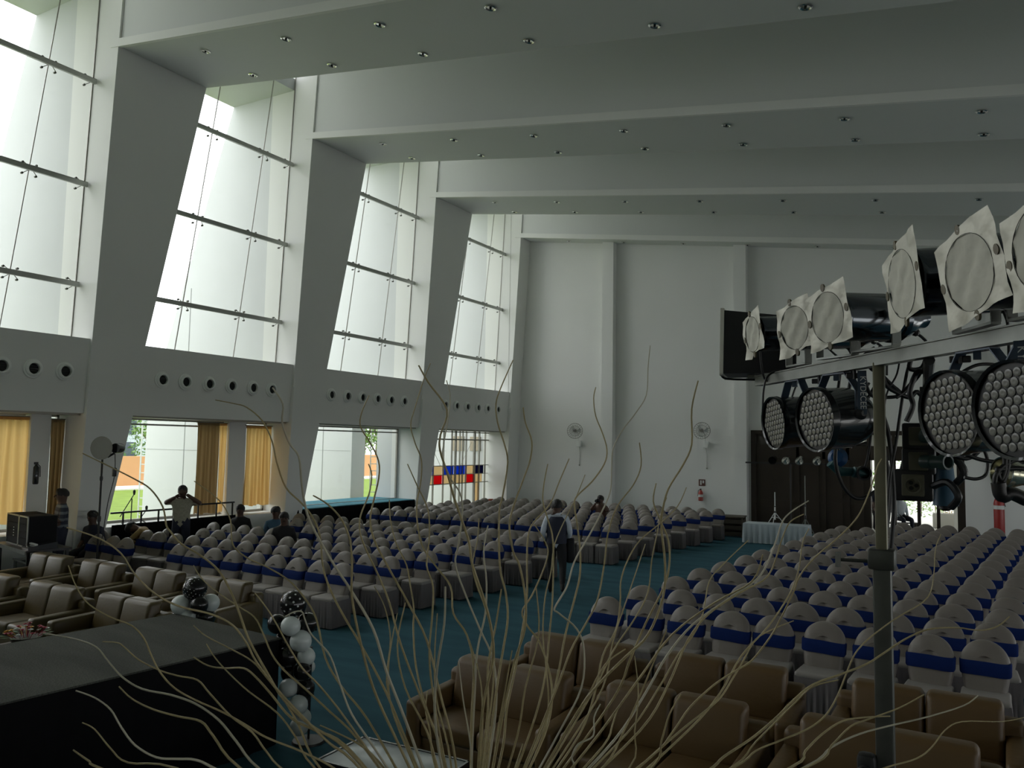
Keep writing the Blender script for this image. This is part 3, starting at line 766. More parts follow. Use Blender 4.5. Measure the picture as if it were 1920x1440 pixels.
# ---------------------------------------------------------------- runway stage
rz = math.radians(5)
t = thing('runway_stage', 'low black-skirted stage runway topped with grey carpet', 'stage', (-5.83, 5.70, 0), -rz)
b = MB(); b.box(-1.72, 0, -3.6, 0, .06, .985); b.obj('deck', M['black_cloth'], t, smooth=False)
b = MB(); b.box(-1.735, .015, -3.6, .015, .985, 1.0); b.obj('carpet_top', M['gcarpet'], t, smooth=False)
def pleat(x0, y0, x1, y1, z0, z1, out):
    d = Vector((x1 - x0, y1 - y0, 0)); n = int(d.length / .06); nn = Vector((d.y, -d.x, 0)).normalized() * out
    b = MB(); vs = []
    for r in range(4):
        for i in range(n + 1):
            p = Vector((x0, y0, 0)) + d * (i / n) + nn * (.012 + .010 * math.sin(i * 1.9) * (.3 + r * .3)); vs.append((p.x, p.y, z1 + (z0 - z1) * r / 3))
    b.add(vs, [(r * (n + 1) + i, r * (n + 1) + i + 1, (r + 1) * (n + 1) + i + 1, (r + 1) * (n + 1) + i) for r in range(3) for i in range(n)])
    return b
pleat(0, -3.6, 0, 0, 0, .98, 1).obj('skirt', M['black_cloth'], t, fix=False)
pleat(-1.72, 0, 0, 0, 0, .98, -1).obj('skirt', M['black_cloth'], t, fix=False)
# main stage the camera stands on
t = thing('main_stage', 'dark carpeted main stage beneath the camera', 'stage', (0, 0, 0))
b = MB(); b.box(-9, 8, -5.5, 1.9, 0, 1.2); b.obj('deck', M['gcarpet'], t, smooth=False)

# ---------------------------------------------------------------- coffee table
t = thing('coffee_table', 'low coffee table with pale frosted top and black frame at bottom edge', 'table', (-3.93, 5.08, 0), .03)
b = MB(); b.rbox(-.50, .50, -.27, .27, .425, .445, .006, 2); b.obj('table_top', M['tabletop'], t)
b = MB(); b.box(-.52, .52, -.29, -.27, .38, .45); b.box(-.52, .52, .27, .29, .38, .45); b.box(-.52, -.50, -.29, .29, .38, .45); b.box(.50, .52, -.29, .29, .38, .45); b.obj('rim', M['blackm'], t, smooth=False)
for sx in (-.47, .47):
    for sy in (-.24, .24):
        b = MB(); b.box(sx - .03, sx + .03, sy - .03, sy + .03, 0, .40); b.obj('leg', M['black'], t, smooth=False)
b = MB(); b.box(-.45, .45, -.22, .22, .14, .16); b.obj('shelf', M['black'], t, smooth=False)
o = None
t = thing('paper_slip', 'small printed slip lying on the coffee table', 'paper', (-3.62, 5.0, .4465), .5)
b = MB(); b.box(-.05, .05, -.035, .035, 0, .002); b.obj('sheet', M['white'], t, smooth=False)
b = MB(); b.box(-.03, .02, -.02, .0, .002, .0024); b.box(-.03, .03, .01, .018, .002, .0024); b.obj('print', M['black'], t, smooth=False)

# flowers on a low table beyond the runway
p = on_z(50, 1182, .62)
t = thing('side_table', 'dark side table holding the flower basket beside the sofas', 'table', (p.x, p.y, 0))
b = MB(); b.rbox(-.28, .28, -.28, .28, .42, .46, .01); b.obj('table_top', M['wood'], t)
for sx in (-.24, .24):
    for sy in (-.24, .24):
        b = MB(); b.box(sx - .02, sx + .02, sy - .02, sy + .02, 0, .42); b.obj('leg', M['black'], t, smooth=False)
t = thing('flower_basket', 'basket of pink, yellow and white flowers before the nearest sofa', 'flowers', (p.x, p.y, .462))
b = MB(); b.lathe([(.12, 0), (.15, .04), (.17, .09)], 16); b.obj('basket', M['woodl'], t)
r = random.Random(3)
for i in range(26):
    a = r.uniform(0, 6.28); q = .22 * math.sqrt(r.random()); c = Vector((q * math.cos(a), q * math.sin(a), .13 + .09 * (1 - q / .22) + r.uniform(0, .03)))
    b = MB(); rr = r.uniform(.028, .042)
    for j in range(6):
        d = Vector((math.cos(j * 1.05), math.sin(j * 1.05), .35)).normalized(); u = d.cross(Vector((0, 0, 1))).normalized()
        b.add([c, c + d * rr * .6 + u * rr * .4, c + d * rr, c + d * rr * .6 - u * rr * .4], [(0, 1, 2, 3)])
    b.ball(c + Vector((0, 0, .008)), rr * .35, 6); b.tube([c, (c.x * .4, c.y * .4, .05)], .004, 4)
    b.obj('flower', M['yelf'] if c.x < -.10 else M[r.choice(['pinkf', 'pinkf', 'whf', 'pinkf'])], t, fix=False)
for i in range(12):
    a = i * .52; b = MB(); c = Vector((.19 * math.cos(a), .19 * math.sin(a), .11)); d = Vector((math.cos(a), math.sin(a), .1)); u = Vector((-math.sin(a), math.cos(a), 0))
    b.add([c, c + d * .05 + u * .025, c + d * .1, c + d * .05 - u * .025], [(0, 1, 2, 3)]); b.obj('leaf', M['leafd'], t, fix=False)

# ---------------------------------------------------------------- balloon columns
dotw = None
def dotted_balloon(name):
    mm = bpy.data.materials.new(name); mm.use_nodes = True; nt = mm.node_tree; b = nt.nodes['Principled BSDF']
    tc = nt.nodes.new('ShaderNodeTexCoord'); v = nt.nodes.new('ShaderNodeTexVoronoi'); v.inputs['Scale'].default_value = 26; v.inputs['Randomness'].default_value = .35
    cr = nt.nodes.new('ShaderNodeValToRGB'); cr.color_ramp.interpolation = 'CONSTANT'
    cr.color_ramp.elements[0].color = (.5, .52, .48, 1); cr.color_ramp.elements[1].position = .17; cr.color_ramp.elements[1].color = (.01, .01, .01, 1)
    nt.links.new(tc.outputs['Object'], v.inputs['Vector']); nt.links.new(v.outputs['Distance'], cr.inputs[0]); nt.links.new(cr.outputs[0], b.inputs['Base Color'])
    b.inputs['Roughness'].default_value = .2
    return mm, v
D1, v1 = dotted_balloon('dotted_balloon_fine'); v1.inputs['Scale'].default_value = 44
D2, v2 = dotted_balloon('dotted_balloon_coarse'); v2.inputs['Scale'].default_value = 17
def balloons(label, items, dep, foot):
    t = thing('balloon_garland', label, 'balloons', (foot.x, foot.y, 0))
    b = MB(); b.tube([(0, 0, 0), (0, 0, .9)], .012, 6); b.lathe([(.16, 0), (.15, .02), (.02, .03)], 16); b.obj('stand', M['black'], t)
    for x, y, r, c, dd in items:
        p = at_depth(x, y, dep + dd); rr = r * (dep + dd) / F_PX; b = MB()
        prof = []
        for i in range(15):
            a = PI * i / 14; prof.append((max(.0015, rr * math.sin(a)), -rr * math.cos(a) * 1.04))
        d = Vector((foot.x, foot.y, p.z)) - p
        if d.length < 1e-3: d = Vector((0, 0, -1))
        rot = Vector((0, 0, -1)).rotation_difference((d.normalized() + Vector((0, 0, -.8))).normalized()).to_matrix().to_4x4()
        prof = [(.012, -rr * 1.14), (.005, -rr * 1.09)] + prof[1:]
        b.lathe(prof, 22, rot)
        o = b.obj('balloon', {'w': M['balw'], 'b': M['balb'], 'f': M['balb'], 'c': M['balb']}[c], t, loc=p - Vector((foot.x, foot.y, 0)), ang=80)
        if c in 'fc':
            o['label'] = 'large black balloon with white dots'; b = MB(); nd, dr = (150, .0052) if c == 'f' else (52, .0100)
            for i in range(nd):
                zz = 1 - 2 * (i + .5) / nd; a = i * 2.39996; q = math.sqrt(1 - zz * zz); nv = Vector((q * math.cos(a), q * math.sin(a), zz))
                b.lathe([(dr, 0), (dr * .98, .0006)], 10, Matrix.Translation(Vector((nv.x * rr, nv.y * rr, nv.z * rr * 1.04)) * 1.0) @ nv.to_track_quat('Z', 'Y').to_matrix().to_4x4())
            d_ = b.obj('printed_dots', M['white'], o, smooth=False); d_['kind'] = 'stuff'; d_.location = (0, 0, 0)
    return t
f1 = Vector((-5.62, 5.93, 0)); d1 = px(f1)[2]
balloons('column of black and white balloons at runway corner nearest the aisle', [
    (550, 1132, 24, 'c', .05), (520, 1170, 18, 'b', .1), (545, 1174, 18, 'w', -.12), (577, 1168, 19, 'b', .08), (564, 1202, 20, 'w', -.10), (534, 1203, 19, 'b', .12),
    (574, 1231, 17, 'w', -.02), (541, 1231, 20, 'b', -.02), (567, 1260, 17, 'b', -.1), (579, 1250, 12, 'w', .15), (545, 1262, 18, 'b', .10), (541, 1290, 17, 'w', -.03), (572, 1290, 18, 'b', .03),
    (559, 1322, 18, 'w', -.10), (569, 1314, 14, 'b', .12), (566, 1345, 17, 'w', -.02), (561, 1362, 17, 'w', -.06)], d1, f1)
f2 = Vector((-7.5, 6.02, 0)); d2 = px((f2.x, f2.y, .9))[2]
balloons('column of black and white balloons between runway and sofa with fine-dotted top balloon', [
    (365.5, 1104, 22, 'f', 0), (340, 1135, 18.5, 'w', -.05), (373, 1135, 17, 'b', -.12), (394, 1131, 17, 'w', .05), (351, 1160, 18, 'w', -.06), (383, 1158, 20, 'b', .02), (330, 1158, 10, 'b', .1),
    (352, 1185, 18, 'b', 0), (380, 1188, 18, 'w', 0)], d2, f2)
# ---------------------------------------------------------------- fittings on the far wall
def wp(x, y, off=0.02): return on_y(x, y, LY - off)
def fan(xc, yc, bx, by, cx_, cy_, label):
    t = thing('wall_fan', label, 'fan', (0, 0, 0), 0, 'wall fans on the far wall'); c = wp(xc, yc, .42); m_ = wp(bx, by, .0)
    t.location = (m_.x, LY, m_.z); L = lambda p: Vector(p) - Vector(t.location)
    c = L(c); q = Matrix.Translation(c) @ Matrix.Rotation(.5, 4, 'Z') @ Matrix.Rotation(PI / 2 + .12, 4, 'X')
    R0 = .30; b = MB()
    for i in range(22):
        a = 2 * PI * i / 22
        for s in (-1, 1):
            pts = [q @ Vector((r_ * math.cos(a), r_ * math.sin(a), s * h)) for r_, h in ((.05, .07), (R0 * .6, .065), (R0 * .97, .02))]
            b.tube(pts, .0035, 4, False)
    for rr, hh, th in ((R0, 0, .010), (R0 * .66, .062, .004), (R0 * .66, -.062, .004)):
        b.tube([q @ Vector((rr * math.cos(2 * PI * i / 32), rr * math.sin(2 * PI * i / 32), hh)) for i in range(33)], th, 5, False)
    b.obj('cage', M['pane_frame'], t)
    for k_ in range(3):
        b = MB(); vs = []
        for i in range(5):
            r_ = .05 + .045 * i
            for j in (-1, 0, 1):
                a = 2.1 * k_ + j * (.28 + .04 * i) + .05 * i; vs.append(q @ Vector((r_ * math.cos(a), r_ * math.sin(a), .02 * j)))
        b.add(vs, [(3 * i + j, 3 * i + j + 1, 3 * i + j + 4, 3 * i + j + 3) for i in range(4) for j in range(2)]); b.obj('blade', M['ventrim'], t, fix=False)
    b = MB(); b.lathe([(.05, -.06), (.055, 0), (.05, .05)], 14, q); b.lathe([(.06, -.18), (.07, -.1), (.05, -.05)], 14, q); b.obj('motor', M['pane_frame'], t)
    b = MB(); b.tube([(0, -.10, -.02), (0, -.14, c.z * .6), c + Vector((0, .12, 0))], .018, 8); b.rbox(-.09, .09, -.12, 0, -.12, .12, .02); b.obj('bracket', M['ventrim'], t)
    b = MB(); e = L(wp(cx_, cy_, .03)); b.tube([(0, -.03, -.1), (e.x * .5 + .03, -.025, e.z * .5), (e.x, -.02, e.z)], .008, 5); b.ball((e.x, -.02, e.z), .03, 8); b.obj('pull_cord', M['pane_frame'], t)
fan(1078, 808, 1087, 832, 1086, 872, 'wall fan left of the middle pilaster on the far wall')
fan(1316, 807.5, 1324, 834, 1325, 878, 'wall fan beside the dark doorway on the far wall')
p = wp(1315, 930)
t = thing('wall_extinguisher', 'small red extinguisher with sign hung on the far wall below the fan', 'extinguisher', (p.x, LY - .1, p.z))
b = MB(); b.lathe([(.07, -.17), (.085, -.15), (.085, .12), (.05, .19), (.025, .22)], 16); b.obj('cylinder', M['redx'], t)
b = MB(); b.box(-.02, .02, -.03, .03, .22, .27); b.tube([(0, 0, .25), (-.09, 0, .2), (-.1, 0, 0)], .012, 6); b.obj('valve', M['black'], t)
b = MB(); b.lathe([(.0865, -.03), (.0865, .06)], 16, None, cap=False); b.obj('label_band', M['white'], t)
b = MB(); b.box(-.05, .05, .07, .098, -.05, .1); b.obj('hook_plate', M['pane_frame'], t, smooth=False)
p2 = wp(1316, 905)
t = thing('safety_sign', 'small brown sign above the red wall extinguisher', 'sign', (p2.x, LY, p2.z))
b = MB(); b.box(-.12, .12, -.012, 0, -.12, .12); b.obj('plate', mat('sign_brown', (.12, .05, .035), .5), t, smooth=False)
b = MB(); b.box(-.07, -.01, -.014, -.012, -.08, .08); b.box(.02, .08, -.014, -.012, -.02, .08); b.obj('pictogram', M['white'], t, smooth=False)
for x_, y_, w_, h_, lb in ((995, 907, .30, .36, 'pale blank access plate low on the far wall near the windows'), (1362, 983, .10, .08, 'small white socket on the far wall beside the crates')):
    p = wp(x_, y_); t = thing('wall_plate', lb, 'plate', (p.x, LY, p.z)); b = MB(); b.rbox(-w_ / 2, w_ / 2, -.02, 0, -h_ / 2, h_ / 2, .008, 2); b.obj('cover_plate', M['ventrim'], t)
    b = MB(); b.box(-w_ / 2 + .015, w_ / 2 - .015, -.024, -.02, -h_ / 2 + .015, h_ / 2 - .015); b.obj('face', M['wall'], t, smooth=False)
p = on_y(1873, 950, 27.6)
t = thing('gas_cylinder', 'tall dark red extinguisher cylinder standing by the far wall right of the doorway', 'cylinder', (p.x, 27.6, 0))
b = MB(); b.lathe([(.13, 0), (.14, .03), (.14, 1.38), (.11, 1.5), (.045, 1.56)], 20); b.obj('cylinder', M['red'], t)
b = MB(); b.lathe([(.03, 1.56), (.04, 1.62), (.07, 1.64), (.07, 1.70), (.02, 1.71)], 12); b.tube([(0, 0, 1.62), (.1, 0, 1.6), (.16, 0, 1.3)], .014, 6); b.obj('valve', M['black'], t)
b = MB(); b.lathe([(.1415, 1.22), (.1415, 1.33)], 20, None, cap=False); b.obj('label_band', M['white'], t)
p = on_x(50, 868, -17.0)
t = thing('column_extinguisher', 'dark extinguisher hanging beside the window curtain nearest the stage', 'extinguisher', (-16.95, 9.58, 2.15))
b = MB(); b.lathe([(.05, -.25), (.06, -.23), (.06, .1), (.02, .16)], 14); b.obj('cylinder', M['blackm'], t)
b = MB(); b.box(-.02, .02, -.05, .03, .16, .21); b.tube([(0, 0, .19), (0, .08, .12), (0, .09, -.1)], .01, 6); b.box(-.09, -.05, -.04, .04, -.2, .12); b.obj('valve', M['black'], t)

# ---------------------------------------------------------------- doorway
D = thing('door_1', None, None, kind='structure')
y0 = LY - .02
for x0, x1, nm in ((-6.77, -6.6, 'jamb'), (-.42, -.2, 'jamb')):
    b = MB(); b.box(x0, x1, y0 - .06, y0 + .22, 0, 3.52); b.obj(nm, M['wood'], D, smooth=False)
b = MB(); b.box(-6.6, -.42, y0 - .06, y0 + .22, 3.38, 3.52); b.obj('head', M['wood'], D, smooth=False)
b = MB(); b.box(-6.6, -.42, y0, y0 + .2, 2.55, 3.02); b.obj('transom', M['wood'], D, smooth=False)
for i in range(8):
    b = MB(); x = -6.55 + i * .77; b.box(x, x + .72, y0 + .05, y0 + .07, 3.03, 3.37); b.obj('transom_pane', M['glass'], D, smooth=False)
for x in (-5.2, -4.35, -3.6, -2.95, -2.2, -1.5, -.95):
    b = MB(); b.box(x - .05, x + .05, y0, y0 + .15, 0, 3.38); b.obj('mullion', M['wood'], D, smooth=False)
for x0, x1 in ((-6.6, -5.25), (-5.15, -4.4), (-4.3, -3.65), (-3.55, -3.0)):
    b = MB(); b.box(x0, x1, y0 + .05, y0 + .11, .02, 2.55); b.obj('door_leaf', M['wood'], D, smooth=False)
    b = MB(); b.box(x0 + .12, x1 - .12, y0 + .03, y0 + .05, .25, 1.1); b.box(x0 + .12, x1 - .12, y0 + .03, y0 + .05, 1.25, 2.4); b.obj('door_panel', M['wood'], D, smooth=False)
b = MB(); b.box(-6.6, -5.2, y0 + .06, y0 + .1, 2.9, 3.38); b.obj('blind_panel', M['wood'], D, smooth=False)
# foyer and forecourt beyond
b = MB(); b.box(-17, 9, 33.2, 33.5, 2.9, 4.6); b.box(-17, -3.3, 33.2, 33.5, 0, 3.2); b.box(9, 9.3, 29.1, 33.5, 0, 5.5); struct('foyer_wall', b, M['wall'], smooth=False)
b = MB(); b.box(-17, 9.3, 29.1, 38.5, 4.6, 4.8); struct('foyer_shade_ceiling', b, M['ceil'], smooth=False)  # unseen roof, carried past the foyer wall to darken the doorway view
b = MB(); b.box(-30, 30, 52, 52.4, 0, 6.5); struct('forecourt_wall', b, M['wall'], smooth=False)
for i in range(4):
    b = MB(); b.box(-3.2 + i * 2.6, -2.95 + i * 2.6, 33.2, 33.5, 0, 3.2); struct('foyer_column', b, M['wall'], smooth=False)
for i, (x, y, h, r0) in enumerate(((-4.2, 41, 2.0, 1.2), (-2.0, 40, 1.9, 1.3), (.2, 40.5, 1.9, 1.3), (-3.0, 45, 3.4, 1.9), (.9, 45, 3.4, 1.9))):
    shrub(x, y, h, r0, f'{["low green","round green","bushy green","tall green","broad green"][i]} shrub outside the far doorway, {ORD[i]} planted there', 80 + i)
p = on_y(1782, 970, 34.0)
t = thing('flower_bed', 'bright orange and yellow flowers outside at the right edge of the doorway', 'flowers', (p.x, 34.6, 0))
b = MB(); r = random.Random(9); b.rbox(-.6, .6, -.3, .3, 0, .55, .03); b.obj('planter', M['pave'], t)
for i in range(40):
    b = MB(); c = Vector((r.uniform(-.55, .55), r.uniform(-.28, .28), r.uniform(.58, 1.15)))
    for j in range(5):
        d = Vector((math.cos(j * 1.26), math.sin(j * 1.26), .3)) * .06; u = Vector((-d.y, d.x, 0)) * .5
        b.add([c, c + d * .6 + u, c + d, c + d * .6 - u], [(0, 1, 2, 3)])
    b.tube([c, (c.x, c.y, .5)], .006, 4); b.obj('flower', M[r.choice(['yelf', 'yelf', 'leafl', 'orange'])], t, fix=False)

# skirted table, crates, tripod
t = thing('skirted_table', 'low table with pale pleated satin skirt in front of the dark doorway', 'table', (-5.20, 25.35, 0), .05)
b = MB(); b.rbox(-.93, .93, -.36, .36, .55, .60, .01); b.obj('tabletop', M['whitec'], t)
b = MB(); N = 150; vs = []
for j, z in enumerate((.60, .57, .3, .02)):
    for i in range(N):
        s_ = i / N * 4; e = s_ % 1
        x, y, nx, ny = [(-.94 + 1.88 * e, -.37, 0, -1), (.94, -.37 + .74 * e, 1, 0), (.94 - 1.88 * e, .37, 0, 1), (-.94, .37 - .74 * e, -1, 0)][int(s_)]
        d = (0, .004, .02, .028)[j] * math.sin(i * 1.9) + (0, .004, .012, .02)[j]; vs.append((x + nx * d, y + ny * d, z))
b.add(vs, [(j * N + i, j * N + (i + 1) % N, (j + 1) * N + (i + 1) % N, (j + 1) * N + i) for j in range(3) for i in range(N)]); b.obj('skirt', M['whitec'], t)
t = thing('wooden_crate', 'dark slatted wooden crate against the far wall by the skirted table', 'crate', (-7.05, 26.6, 0), .1)
for i in range(3):
    for s in (-1, 1):
        b = MB(); b.box(-.55, .55, s * .38 - .012, s * .38 + .012, .04 + i * .2, .17 + i * .2); b.obj('slat', M['woodl'], t, smooth=False)
    for s in (-1, 1):
        b = MB(); b.box(s * .55 - .012, s * .55 + .012, -.38, .38, .04 + i * .2, .17 + i * .2); b.obj('slat', M['woodl'], t, smooth=False)
for sx in (-1, 1):
    for sy in (-1, 1):
        b = MB(); b.box(sx * .53 - .03, sx * .53 + .03, sy * .36 - .03, sy * .36 + .03, 0, .62); b.obj('corner_post', M['woodl'], t, smooth=False)
b = MB(); b.box(-.58, .58, -.41, .41, .62, .66); b.obj('lid', M['woodl'], t, smooth=False)
def tripod(label, x, y, h, spread, m, top=None, z0=0, name='tripod_stand'):
    t = thing(name, label, 'stand', (x, y, z0))
    b = MB(); b.tube([(0, 0, .12), (0, 0, h * .55)], .022, 10); b.obj('pole', m, t)
    b = MB(); b.tube([(0, 0, h * .5), (0, 0, h)], .015, 10); b.obj('upper_pole', m, t)
    for k_ in range(3):
        a = 2 * PI * k_ / 3 + .5; e = Vector((spread * math.cos(a), spread * math.sin(a), .012)); b = MB()
        b.tube([(0, 0, h * .36), e], .012, 6); b.tube([(0, 0, .2), e * .55 + Vector((0, 0, h * .16))], .008, 5); b.obj('leg', m, t)
    b = MB(); b.lathe([(.03, h * .34), (.035, h * .37), (.03, h * .40)], 12); b.lathe([(.028, h * .53), (.028, h * .56)], 12); b.obj('collar', M['black'], t)
    return t
t_ = tripod('pale metal tripod stand on the pale skirted table by the doorway', -5.25, 25.35, .95, .26, M['white'], z0=.605)
tripod('thin pale tripod stand behind the skirted table, nearer the chairs', -4.55, 26.4, 2.05, .4, M['galv'])
# far lamp bar with four small cans
t = thing('far_lamp_bar', 'dark lamp bar with four small shiny cans in front of the doorway', 'stand', (-5.3, 27.3, 0))
b = MB(); b.tube([(.15, 0, 0), (.15, 0, 2.42)], .025, 10); b.obj('pole', M['black'], t)
b = MB(); b.box(-1.3, 1.35, -.02, .02, 2.38, 2.43); b.obj('crossbar', M['black'], t, smooth=False)
for a in range(3):
    b = MB(); b.tube([(.15, 0, .5), (.15 + .5 * math.cos(a * 2.1 + .3), .5 * math.sin(a * 2.1 + .3), .01)], .014, 6); b.obj('leg', M['black'], t)
for i, x_ in enumerate((1450, 1475, 1500, 1533)):
    p = on_y(x_, 868, 27.3) - Vector((-5.3, 27.3, 0)); q = Matrix.Translation((p.x, 0, 2.53)) @ Matrix.Rotation(PI / 2 + .25, 4, 'X')
    b = MB(); b.lathe([(.13, .16), (.125, .15), (.12, -.05), (.06, -.15)], 16, q, cap=False); b.lathe([(.118, .1), (.05, -.02), (.01, -.05)], 16, q, cap=False)
    b.tube([(p.x, 0, 2.42), (p.x, 0, 2.5)], .015, 6); b.obj('lamp_can', M['chrome'] if i else M['blackm'], t)

# ---------------------------------------------------------------- people
def hand_mesh(b, w_, d, up, side, sgn=1):
    # palm plus five bent tapering fingers; w_ wrist, d pointing direction
    d = d.normalized(); s_ = side.normalized(); u = d.cross(s_).normalized()
    T = Matrix.Identity(4)
    for i in range(3): T[i][0], T[i][1], T[i][2], T[i][3] = s_[i], d[i], u[i], w_[i]
    old = b.T; b.T = T if old is None else old @ T
    b.rbox(-.040, .040, 0, .085, -.014, .014, .011, 2)
    for k_, (x, L_) in enumerate(((-.030, .062), (-.010, .074), (.011, .070), (.030, .054))):
        b.tube([(x, .072, 0), (x * 1.08, .078 + L_ * .45, -.008), (x * 1.08, .078 + L_ * .8, -.024), (x * 1.05, .078 + L_ * .95, -.038)], [.0095, .009, .008, .006], 6)
    b.tube([(-.034 * sgn, .018, -.004), (-.056 * sgn, .045, -.012), (-.060 * sgn, .072, -.022), (-.056 * sgn, .088, -.03)], [.012, .0105, .009, .007], 6)
    b.T = old
def person(label, loc, rz, J=None, mats=None, H=1.72, hairlen=0, group=None, extra=None, rk=1.2):
    S_ = H / 1.72
    P = dict(pel=(0, 0, .95), bel=(0, 0, 1.08), che=(0, -.01, 1.28), nek=(0, .01, 1.46), hb=(0, 0, 1.53), hc=(0, -.012, 1.61), ht=(0, .0, 1.665),
             shL=(-.18, .01, 1.40), elL=(-.235, .03, 1.13), wrL=(-.22, -.06, .89), shR=(.18, .01, 1.40), elR=(.235, .03, 1.13), wrR=(.22, -.06, .89),
             hiL=(-.095, 0, .90), knL=(-.11, -.02, .50), anL=(-.11, .03, .10), toL=(-.125, -.13, .04),
             hiR=(.095, 0, .90), knR=(.11, -.02, .50), anR=(.11, .03, .10), toR=(.125, -.13, .04))
    if J: P.update(J)
    P = {k_: Vector(v) * S_ for k_, v in P.items()}
    rad = dict(pel=(.135, .105), bel=(.125, .10), che=(.155, .105), nek=(.055, .055), hb=(.062, .07), hc=(.077, .094), ht=(.062, .08),
               shL=(.062,) * 2, elL=(.043,) * 2, wrL=(.028, .03), shR=(.062,) * 2, elR=(.043,) * 2, wrR=(.028, .03),
               hiL=(.09, .095), knL=(.06, .06), anL=(.042, .045), toL=(.042, .03), hiR=(.09, .095), knR=(.06, .06), anR=(.042, .045), toR=(.042, .03))
    keys = list(P); idx = {k_: i for i, k_ in enumerate(keys)}
    E_ = [('pel', 'bel'), ('bel', 'che'), ('che', 'nek'), ('nek', 'hb'), ('hb', 'hc'), ('hc', 'ht'), ('che', 'shL'), ('shL', 'elL'), ('elL', 'wrL'), ('che', 'shR'), ('shR', 'elR'), ('elR', 'wrR'),
          ('pel', 'hiL'), ('hiL', 'knL'), ('knL', 'anL'), ('anL', 'toL'), ('pel', 'hiR'), ('hiR', 'knR'), ('knR', 'anR'), ('anR', 'toR')]
    me = bpy.data.meshes.new('body'); me.from_pydata([P[k_] for k_ in keys], [(idx[a], idx[c]) for a, c in E_], []); me.update()
    o = bpy.data.objects.new('tmp_skin', me); COL.objects.link(o)
    md = o.modifiers.new('s', 'SKIN'); md.use_smooth_shade = True
    for i, k_ in enumerate(keys):
        v = me.skin_vertices[0].data[i]; v.radius = [q * S_ * rk for q in rad[k_]]; v.use_root = (k_ == 'pel')
    sb = o.modifiers.new('u', 'SUBSURF'); sb.levels = 2; sb.render_levels = 2
    dg = bpy.context.evaluated_depsgraph_get(); dg.update()
    m2 = bpy.data.meshes.new_from_object(o.evaluated_get(dg)); bpy.data.objects.remove(o)
    m2.name = 'body'; m2.materials.clear()
    shirt, trou, shoe, short = mats
    for mm in (M['skin'], shirt, trou, shoe): m2.materials.append(mm)
    segm = {('nek', 'hb'): 0, ('hb', 'hc'): 0, ('hc', 'ht'): 0, ('elL', 'wrL'): 0 if short else 1, ('elR', 'wrR'): 0 if short else 1,
            ('pel', 'hiL'): 2, ('pel', 'hiR'): 2, ('hiL', 'knL'): 2, ('hiR', 'knR'): 2, ('knL', 'anL'): 2, ('knR', 'anR'): 2, ('anL', 'toL'): 3, ('anR', 'toR'): 3}
    for f in m2.polygons:
        c = f.center; best = 1e9; bi = 1
        for a, d in E_:
            A, B_ = P[a], P[d]; ab = B_ - A; t = max(0, min(1, (c - A).dot(ab) / max(ab.dot(ab), 1e-9))); dd = (c - (A + ab * t)).length - .5 * (rad[a][0] * (1 - t) + rad[d][0] * t)
            if dd < best: best = dd; bi = segm.get((a, d), 1)
        f.material_index = bi; f.use_smooth = True
    t_ = thing('person', label, 'person', loc, rz, group)
    bo = bpy.data.objects.new('body', m2); COL.objects.link(bo); bo.parent = t_
    hc = P['hc']; ax = (P['ht'] - P['hb']).normalized(); fwd = Vector((0, -1, 0)); 
    if extra and 'look' in extra: fwd = Vector(extra['look']).normalized()
    fwd = (fwd - ax * fwd.dot(ax)).normalized(); sd = ax.cross(fwd)
    Tm = Matrix.Identity(4)
    for i in range(3): Tm[i][0], Tm[i][1], Tm[i][2], Tm[i][3] = sd[i], -fwd[i], ax[i], hc[i]
    Tm = Tm @ Matrix.Scale(1.13, 4)
    b = MB(); b.T = Tm; n = 16; vs = []
    for i in range(9):
        a = PI * .62 * i / 8
        for k_ in range(n):
            ph = 2 * PI * k_ / n; x = math.sin(a) * math.cos(ph); y = math.sin(a) * math.sin(ph); z = math.cos(a)
            cut = 0 if y > -.25 else .028 * (-y)
            vs.append((x * .090 * S_, (y * .108 + .014) * S_, (z * .098 + .028 + cut * 1.2) * S_ - (hairlen * (max(0, y)) * (i / 8)) + .003 * math.sin(ph * 5 + i)))
    b.add(vs, [(i * n + k_, i * n + (k_ + 1) % n, (i + 1) * n + (k_ + 1) % n, (i + 1) * n + k_) for i in range(8) for k_ in range(n)] + [tuple(range(n))]); b.obj('hair', M['hair'], t_, ang=80)
    for s in (-1, 1):
        b = MB(); b.T = Tm; b.ball((s * .082 * S_, .01, -.005), .022 * S_, 8, (.45, .8, 1.25)); b.obj('ear', M['skin'], t_)
        b = MB(); b.T = Tm; b.ball((s * .031 * S_, -.088 * S_, .008), .011 * S_, 8); b.obj('eye', M['hair'], t_)
    b = MB(); b.T = Tm; b.tube([(0, -.088 * S_, .02), (0, -.112 * S_, -.018), (0, -.098 * S_, -.024)], [.009, .014, .010], 6); b.obj('nose', M['skin'], t_)
    b = MB(); b.T = Tm; b.rbox(-.024 * S_, .024 * S_, -.095 * S_, -.085 * S_, -.052 * S_, -.042 * S_, .003, 1); b.obj('mouth', M['hair'], t_)
    for sfx, sg in (('L', -1), ('R', 1)):
        b = MB(); dd = (P['wr' + sfx] - P['el' + sfx]).normalized(); side = dd.cross(Vector((0, 1, .2))).normalized()
        hand_mesh(b, P['wr' + sfx] + dd * .005, dd, None, side * sg, sg); b.obj('hand', M['skin'], t_)
    return t_, P
